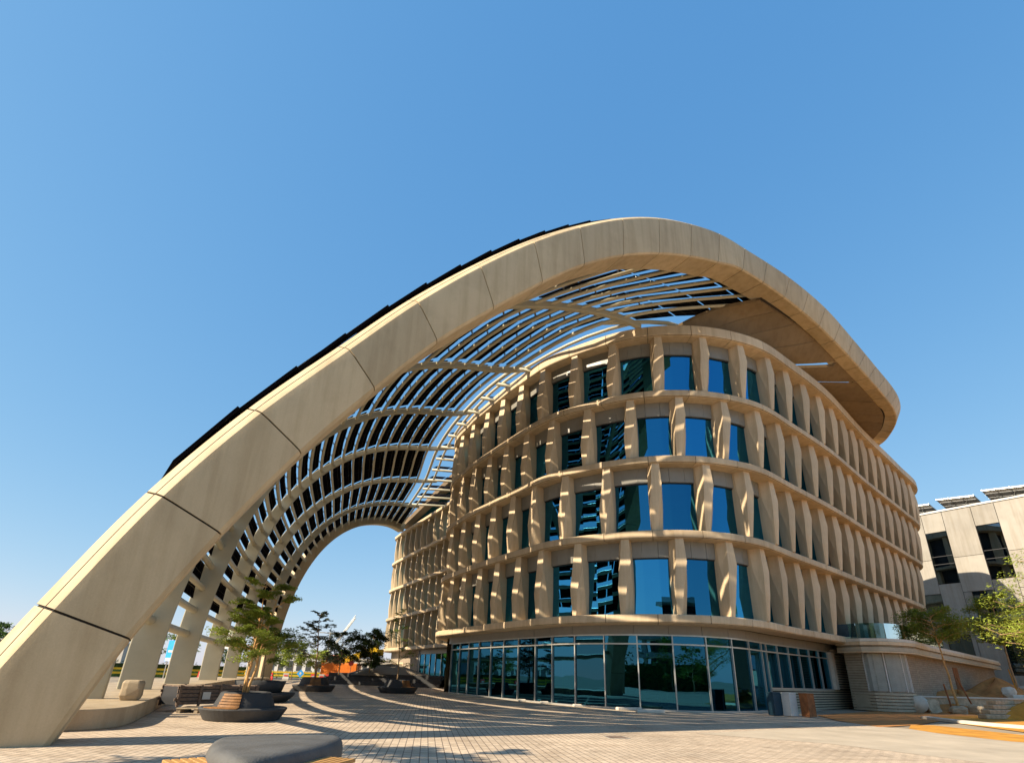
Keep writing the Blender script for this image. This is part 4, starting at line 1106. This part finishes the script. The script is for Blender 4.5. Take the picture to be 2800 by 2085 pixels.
for s0, s1, z0, z1 in wins:
    g = MB().quad(wp(s0 + .05, z0 + .05, -.16), wp(s0 + .05, z1 - .05, -.16), wp(s1 - .05, z1 - .05, -.16), wp(s1 - .05, z0 + .05, -.16)).build("window", MT['farglass'], pb)
    if z1 > 20:
        for z in (18.9, 20.0): MB().box(wp((s0 + s1) / 2, z - 1.0, -.13), (s1 - s0 - .1, .06, .07), math.atan2(DR.y, DR.x)).build("window_frame", MT['frame_dark'], g)
MB().hexa([wp(-26.2, zt, -.5), wp(30, zt, -.5), wp(30, zt, .12), wp(-26.2, zt, .12), wp(-26.2, zt + .25, -.5), wp(30, zt + .25, -.5), wp(30, zt + .25, .12), wp(-26.2, zt + .25, .12)]).build("coping", MT['white'], pb)
MB().hexa([wp(-20, 9.9, .0), wp(16, 9.9, .0), wp(16, 9.9, 1.2), wp(-20, 9.9, 1.2), wp(-20, 10.35, .0), wp(16, 10.35, .0), wp(16, 10.35, 1.2), wp(-20, 10.35, 1.2)]).build("ledge", MT['spandrel'], pb)
PVG = "solar tables on the panel clad building"
for k, (s, lab) in enumerate(((11.6, "leftmost tilted solar table on the panelled building's roof"), (6.4, "middle tilted solar table on the panelled building's roof"), (1.2, "third tilted solar table, right of the middle one on the roof"), (-4.0, "rightmost tilted solar table, cut by the photo's right edge"))):
    t_ = thing("solar_table", lab, "solar panel", PVG); p = wp(s, zt + .2, -2.2); t_.location = p; t_.rotation_euler = (0, 0, math.atan2(DR.y, DR.x)); t_.scale = (.92, 1.0, .9)
    tl = Matrix.Rotation(R(-6), 3, 'Y') @ Matrix.Rotation(R(10), 3, 'X')
    for q in range(3):
        f = MB(); c = tl @ V((0, (q - 1) * 1.5, 0)) + V((0, 0, 1.3)); f.box(c, (4.7, 1.42, .05), rot=tl); f.build("solar_panel", MT['white'], t_)
    fr_ = MB()
    for x in (-2.3, -.75, .75, 2.3):
        fr_.box(tl @ V((x, 0, -.07)) + V((0, 0, 1.3)), (.10, 4.5, .08), rot=tl)
    for y in (-2.1, -.7, .7, 2.1): fr_.box(tl @ V((0, y, -.12)) + V((0, 0, 1.3)), (4.7, .09, .08), rot=tl)
    fr_.build("support_frame", MT['alu'], t_)
    for x, y in ((-1.2, -1), (-1.2, 1), (1.2, -1), (1.2, 1)): MB().tube([(x * .2, y * .6, 0), (x, y, 1.25)], .05, 6).build("support_leg", MT['alu'], t_)

# ------------------------------------------------------------------ background on the left
st_ = thing("stepped_seating", "dark stepped seating wall with a planted bank across the back of the plaza", "seating wall")
for k in range(3):
    bevel(MB().hexa([(-22 , 68 + k * 1.0, 0), (-7.5, 64.5 + k * 1.0, 0), (-7.5, 78, 0), (-22, 80, 0), (-22, 68 + k * 1.0, .42 * (k + 1)), (-7.5, 64.5 + k * 1.0, .42 * (k + 1)), (-7.5, 78, .42 * (k + 1) - .004 * k), (-22, 80, .42 * (k + 1) - .004 * k)]).build("seat_step", MT['darkstone'], st_), .03, 1)
mound("earth_bank", "grey brown planted bank above the dark stepped seating", (-15, 73, 1.1), 6.5, 4.5, 1.3, 6, MT['ground'], "bank")
TB = "trees at the back of the plaza"
tree("round_tree", "dark round tree with gaps in its crown above the stepped seating, left one", (-19.8, 66.8, 1.0), 4.9, 1.2, 2.1, MT['leaf_dark'], MT['bark'], TB, 31, 20, 3600, .17, 'round', .09, clump=.5)
tree("round_tree", "dense dark oval tree above the stepped seating, next to the rear wing", (-16.6, 68.5, 1.0), 5.4, .9, 1.9, MT['leaf_dark'], MT['bark'], TB, 32, 24, 5600, .17, 'round', .09, clump=.52)
tree("round_tree", "small dark tree squeezed between the two larger dark ones", (-18.4, 70.2, 1.0), 3.4, .9, 1.4, MT['leaf_dark'], MT['bark'], TB, 33, 14, 2000, .15, 'round', .07, clump=.5)
tree("street_tree", "light green street tree seen just right of the canopy's far foot", (-31.5, 83, 0), 5.0, 1.8, 1.9, MT['leaf_light'], MT['bark'], TB, 34, 18, 2600, .18, 'round', .08, clump=.5)
tree("street_tree", "light green street tree behind the feathery tiered tree", (-28.2, 84, 0), 4.2, 1.5, 1.8, MT['leaf_light'], MT['bark'], TB, 35, 16, 2400, .18, 'round', .08, clump=.5)
tree("street_tree", "light green street tree between the tiered tree and the dark trees", (-25.0, 86, 0), 4.4, 1.6, 1.5, MT['leaf_light'], MT['bark'], TB, 36, 14, 2000, .18, 'round', .08, clump=.5)
HT_ = "trees seen through the canopy ribs"
for k, (x, y, h) in enumerate(((-52, 68, 5.5), (-46.5, 72, 4.6), (-49, 84, 6.0), (-43.5, 88, 5.4), (-40, 92, 5.2), (-60, 66, 5.8), (-36.5, 90, 4.6))):
    tree("street_tree", ["leafy tree beyond the ribs with the tallest crown on the left", "low leafy tree beyond the second rib gap", "leafy tree beyond the third rib gap", "leafy tree beyond the fourth rib gap", "leafy tree beyond the fifth rib gap", "leafy tree beyond the first rib gap near the beam", "leafy tree beyond the last rib gap by the far beam"][k], (x, y, 0), h, 1.7, 2.2, MT['hedge'] if k % 2 else MT['leaf_mid'], MT['bark'], HT_, 50 + k, 14, 1900, .2, 'round', .09, clump=.5)
def hedge(label, x0, y0, x1, y1, h, wd, seed, m):
    rng = random.Random(seed); L = math.hypot(x1 - x0, y1 - y0); mb = MB()
    ang = math.atan2(y1 - y0, x1 - x0); mb.box(((x0 + x1) / 2, (y0 + y1) / 2, h * .42), (L, wd * .8, h * .8), ang)
    for _ in range(int(L * 70)):
        f = rng.random(); p = V((lerp(x0, x1, f), lerp(y0, y1, f), rng.uniform(.05, 1) * h)) + V((rng.gauss(0, wd * .35), rng.gauss(0, wd * .35), 0))
        leaf_cloud(mb, p, .12, 1, .16, 1, rng)
    return tag(mb.build("hedge", m), label, "hedge", "clipped hedges along the far road")
hedge("low bright green hedge running behind the canopy ribs", -58, 62, -33, 80, .9, 1.0, 1, MT['hedge'])
hedge("low bright green hedge beyond the far road, left of the dark trees", -50, 100.5, -12, 103.5, 1.2, 1.2, 2, MT['hedge'])
hedge("taller dark hedge behind the low one seen between ribs", -66, 66, -36, 86, 1.9, 1.2, 3, MT['leaf_dark'])
def barrier(label, a, b):
    t_ = thing("road_barrier", label, "barrier", "painted road barriers"); a, b = V(a), V(b); d = b - a; ang = math.atan2(d.y, d.x)
    for z in (.55, 1.0): MB().box((a + b) / 2 + V((0, 0, z)), (d.length, .06, .22), ang).build("rail", MT['yellow'], t_)
    n = max(2, int(d.length / 2.5))
    for k in range(n + 1): MB().box(a.lerp(b, k / n) + V((0, 0, .6)), (.09, .09, 1.2), ang).build("post", MT['yellow'], t_)
barrier("long yellow barrier rail beyond the near ribs", (-50, 60, 0), (-40, 68, 0))
barrier("long yellow barrier rail beyond the middle ribs", (-39.4, 68.5, 0), (-33.5, 78, 0))
barrier("long yellow barrier rail along the far road, right of the canopy foot", (-36, 85.6, 0), (-23, 86.6, 0))
cl = ["leftmost red and white barrier block at the far road", "second red barrier block from the left at the far road", "third red barrier block at the far road", "fourth red barrier block, right of the blue arrow sign", "fifth red barrier block, near the tiered tree's trunk", "rightmost red barrier block at the far road", "red barrier block seen between second and third ribs", "red barrier block seen between third and fourth ribs"]
for k, (x, y) in enumerate(((-33.0, 79), (-30.9, 79.4), (-27.3, 80.2), (-26.2, 80.3), (-25.3, 80.6), (-23.2, 80.9), (-33, 56), (-35, 65))):
    t_ = thing("barrier_block", cl[k], "barrier", "red and white barrier blocks"); t_.location = (x, y, 0); t_.rotation_euler = (0, 0, .2)
    MB().loft([[V((s_ * a, t * b, z)) for s_, t in ((-1, -1), (1, -1), (1, 1), (-1, 1))] for a, b, z in ((.42, .22, 0), (.42, .22, .22), (.38, .10, .5), (.36, .08, .95))]).build("block_body", MT['red' if k % 2 == 0 or k > 5 else 'white'], t_)
    MB().box((0, -.11, .62), (.5, .05, .16)).build("reflective_band", MT['white' if k % 2 == 0 or k > 5 else 'red'], t_)
sg = thing("road_sign", "small blue direction sign on a short stand at the far road", "sign"); sg.location = (-29.0, 79.6, 0)
MB().tube([(0, .04, 0), (0, .04, 1.0)], .04, 8).build("sign_post", MT['alu'], sg); 
MB().box((0, 0, .95), (.75, .05, .75), rot=Matrix.Rotation(R(45), 3, 'Y')).build("sign_plate", MT['blue'], sg)
ar = MB(); ar.tri((-.2, -.032, .95), (.2, -.032, .95), (0, -.032, 1.18)); ar.quad((-.07, -.032, .75), (.07, -.032, .75), (.07, -.032, .95), (-.07, -.032, .95)); ar.build("sign_arrow", MT['white'], sg)
s2 = thing("road_sign", "large blue and white road sign seen between the second and third ribs", "sign"); s2.location = (-36.6, 61.2, 0); s2.rotation_euler = (0, 0, R(-28))
for x in (-.8, .8): MB().tube([(x, .06, 0), (x, .06, 3.9)], .06, 8).build("sign_post", MT['alu'], s2)
MB().box((0, 0, 3.0), (2.4, .06, 2.2)).build("sign_plate", MT['blue'], s2)
sy = MB(); sy.box((.1, -.04, 3.15), (.22, .02, 1.5)); sy.box((-.15, -.041, 2.95), (1.5, .02, .2)); sy.box((0, -.04, 2.1), (2.2, .02, .34)); sy.build("sign_marking", MT['white'], s2)
s3 = thing("banner", "white banner with a red stripe seen high between the fourth and fifth ribs", "banner"); s3.location = (-36.0, 72, 0); s3.rotation_euler = (0, 0, R(-25))
MB().tube([(0, .08, 0), (0, .08, 6.2)], .07, 8).build("banner_pole", MT['alu'], s3); MB().box((0, 0, 4.9), (1.6, .05, 2.4)).build("banner_sheet", MT['white'], s3); MB().box((.35, -.035, 4.9), (.28, .02, 1.9)).build("banner_stripe", MT['red'], s3)
s4 = thing("road_sign", "small round red sign on a pole left of the dark trees", "sign"); s4.location = (-21.6, 78, 0)
MB().tube([(0, .05, 0), (0, .05, 2.6)], .04, 8).build("sign_post", MT['alu'], s4); MB().tube([(0, -.02, 2.5), (0, .02, 2.5)], .36, 16).build("sign_plate", MT['red'], s4)
def low_building(label, x0, x1, y, h, dep=9, m='white', bays=8):
    t_ = thing("low_building", label, "building", "low buildings across the far road"); t_.location = ((x0 + x1) / 2, y, 0); L = x1 - x0
    MB().box((0, dep / 2, h / 2), (L, dep, h)).build("wall", MT[m], t_); MB().box((0, dep / 2, h + .12), (L + .5, dep + .5, .25)).build("roof", MT['pale'], t_)
    for k in range(bays):
        x = -L / 2 + L * (k + .5) / bays
        wo = MB().box((x, -.03, h * .5), (L / bays * .55, .08, h * .5)).build("window", MT['interior'], t_)
        MB().box((x, -.09, h * .24), (L / bays * .62, .1, .08)).build("sill", MT['white'], wo)
low_building("low white building with dark windows beyond the trees, right of the canopy foot", -56, -34, 122, 4.2, bays=11)
low_building("pale low building beyond the dark trees", -32, -24.5, 118, 3.6, m='pale', bays=5)
low_building("long pale building seen through the canopy ribs", -120, -66, 96, 4.6, m='pale', bays=14)
low_building("small white site cabin at the foot of the rear wing", -20.4, -18.2, 88, 2.6, 5, bays=2)
ex = thing("construction_machine", "orange construction machine with a raised yellow arm, half hidden by the dark trees", "machine"); ex.location = (-24.8, 84.5, 0)
bevel(MB().box((0, 0, 1.6), (5.4, 2.4, 1.9)).build("machine_body", MT['orange'], ex), .15, 2)
bevel(MB().box((-1.5, 0, 3.0), (1.5, 1.6, 1.3)).build("cab", MT['orange'], ex), .1, 2); MB().box((-1.5, -.82, 3.1), (1.1, .05, .8)).build("cab_window", MT['interior'], ex)
for y in (-1.0, 1.0):
    bevel(MB().box((0, y, .42), (4.6, .6, .84)).build("track", MT['rope'], ex), .25, 3)
MB().hexa([(-.6, -.3, 3.0), (.6, -.3, 2.6), (.6, .3, 2.6), (-.6, .3, 3.0), (5.2, -.25, 5.3), (5.4, -.25, 4.4), (5.4, .25, 4.4), (5.2, .25, 5.3)]).build("arm", MT['yellow'], ex)
bevel(MB().box((5.6, 0, 4.2), (.9, .9, 1.0)).build("bucket", MT['yellow'], ex), .1, 1)
def mast(label, x, y, h, arms, aw, r=.12):
    t_ = thing("lamp_post", label, "lamp post", "lamp posts and masts on the skyline"); t_.location = (x, y, 0)
    MB().tube([(0, 0, 0), (0, 0, h)], [r, r * .55], 10).build("post", MT['alu'], t_)
    for s_ in arms:
        MB().tube([(0, 0, h - .15), (s_ * aw, 0, h - .05)], r * .45, 6).build("lamp_arm", MT['alu'], t_)
        MB().box((s_ * (aw + .35), 0, h - .06), (.8, .32, .16)).build("lamp_head", MT['alu'], t_)
mast("tall twin armed lamp mast behind the feathery tiered tree", -29.6, 92, 7.4, (-1, 1), 1.1, .22)
mast("single armed street lamp just right of the canopy's far foot", -35.2, 90, 4.6, (1,), .7)
mast("twin armed lamp post between the two dark trees", -22.6, 95, 6.1, (-1, 1), .8)
mast("lamp post with one short upright head close to the rear wing", -19.4, 96, 7.4, (1,), .3)
def crane(label, x, y, h, rz, ang, L):
    t_ = thing("construction_crane", label, "crane", "cranes on the horizon"); t_.location = (x, y, 0); t_.rotation_euler = (0, 0, rz)
    MB().box((0, 0, h / 2), (1.2, 1.2, h)).build("tower", MT['alu'], t_)
    j = MB(); d = V((math.cos(ang), 0, math.sin(ang))); 
    for o in (V((0, -.4, 0)), V((0, .4, 0)), V((0, 0, .8))): j.tube([V((0, 0, h)) + o, V((0, 0, h)) + o + d * L], .13, 5)
    for k in range(int(L / 1.5)):
        p = V((0, 0, h)) + d * k * 1.5; j.tube([p + V((0, -.4, 0)), p + d * .75 + V((0, 0, .8)), p + d * 1.5 + V((0, .4, 0))], .08, 4)
    j.build("jib", MT['alu'], t_)
crane("crane with a thin raised jib on the horizon between the tiered tree and dark trees", -55, 170, 5.0, 0.0, R(58), 14)
crane("crane with a level jib at the far left edge of the photo", -78, 72, 8.2, 0.0, 0.0, 9.5)
tree("street_tree", "dark tree at the extreme left edge beyond the beam", (-66, 62, 0), 6.4, 2.0, 2.6, MT['leaf_dark'], MT['bark'], HT_, 70, 14, 1600, .2, 'round', .1, clump=.5)
# tree outside the left edge: only its shadow and reflection reach the picture
tree("shade_tree", "tall feathery tree standing outside the left edge that throws its shadow across the paving", (-13.5, 6.6, 0), 11.0, 6.5, 2.2, MT['leaf_mid'], MT['bark'], HT_, 71, 16, 3800, .16, 'tier', .16, clump=.4)
hb = MB(); rng = random.Random(77)  # unseen hedge, added to darken what the shopfront glass reflects
hb.box((15, -36, 2.2), (190, 2.4, 4.4)); 
for _ in range(9000):
    leaf_cloud(hb, V((rng.uniform(-80, 110), -34.6 + rng.uniform(-.5, .9), abs(rng.gauss(2.6, 1.9)))), .5, 1, .55, 1, rng)
tag(hb.build("hedge", MT['hedge']), "long tall hedge added behind the camera to darken reflections in the shopfront", "hedge", "clipped hedges along the far road")
# buildings and trees behind the camera, seen mirrored in the glazing
bk_ = thing("deck_building", "pale open decked building behind the camera, mirrored in the shopfront glass", "building"); bk_.location = (14, -58, 0); bk_.rotation_euler = (0, 0, .12)
for k in range(5):
    MB().box((0, 0, 3.6 * k + .25 + (2.8 if k else 0)), (62, 16, .9 if k else .4)).build("floor_slab", MT['pale'], bk_)
for k in range(10): MB().box((-29 + k * 6.4, 6.5, 9), (.8, .8, 18)).build("column", MT['pale'], bk_)
MB().box((0, -3, 8.8), (60, 8, 17)).build("core_wall", MT['interior'], bk_)
for k in range(9):
    tree("street_tree", ["first", "second", "third", "fourth", "fifth", "sixth", "seventh", "eighth", "ninth"][k] + " leafy tree of the row behind the camera, from the left", (-24 + k * 9.5, -24 - (k % 3) * 4, 0), 6.2 + (k % 3), 1.8, 2.6, MT['leaf_mid'], MT['bark'], "row of trees behind the camera", 80 + k, 12, 900, .3, 'round', .12, clump=.6)
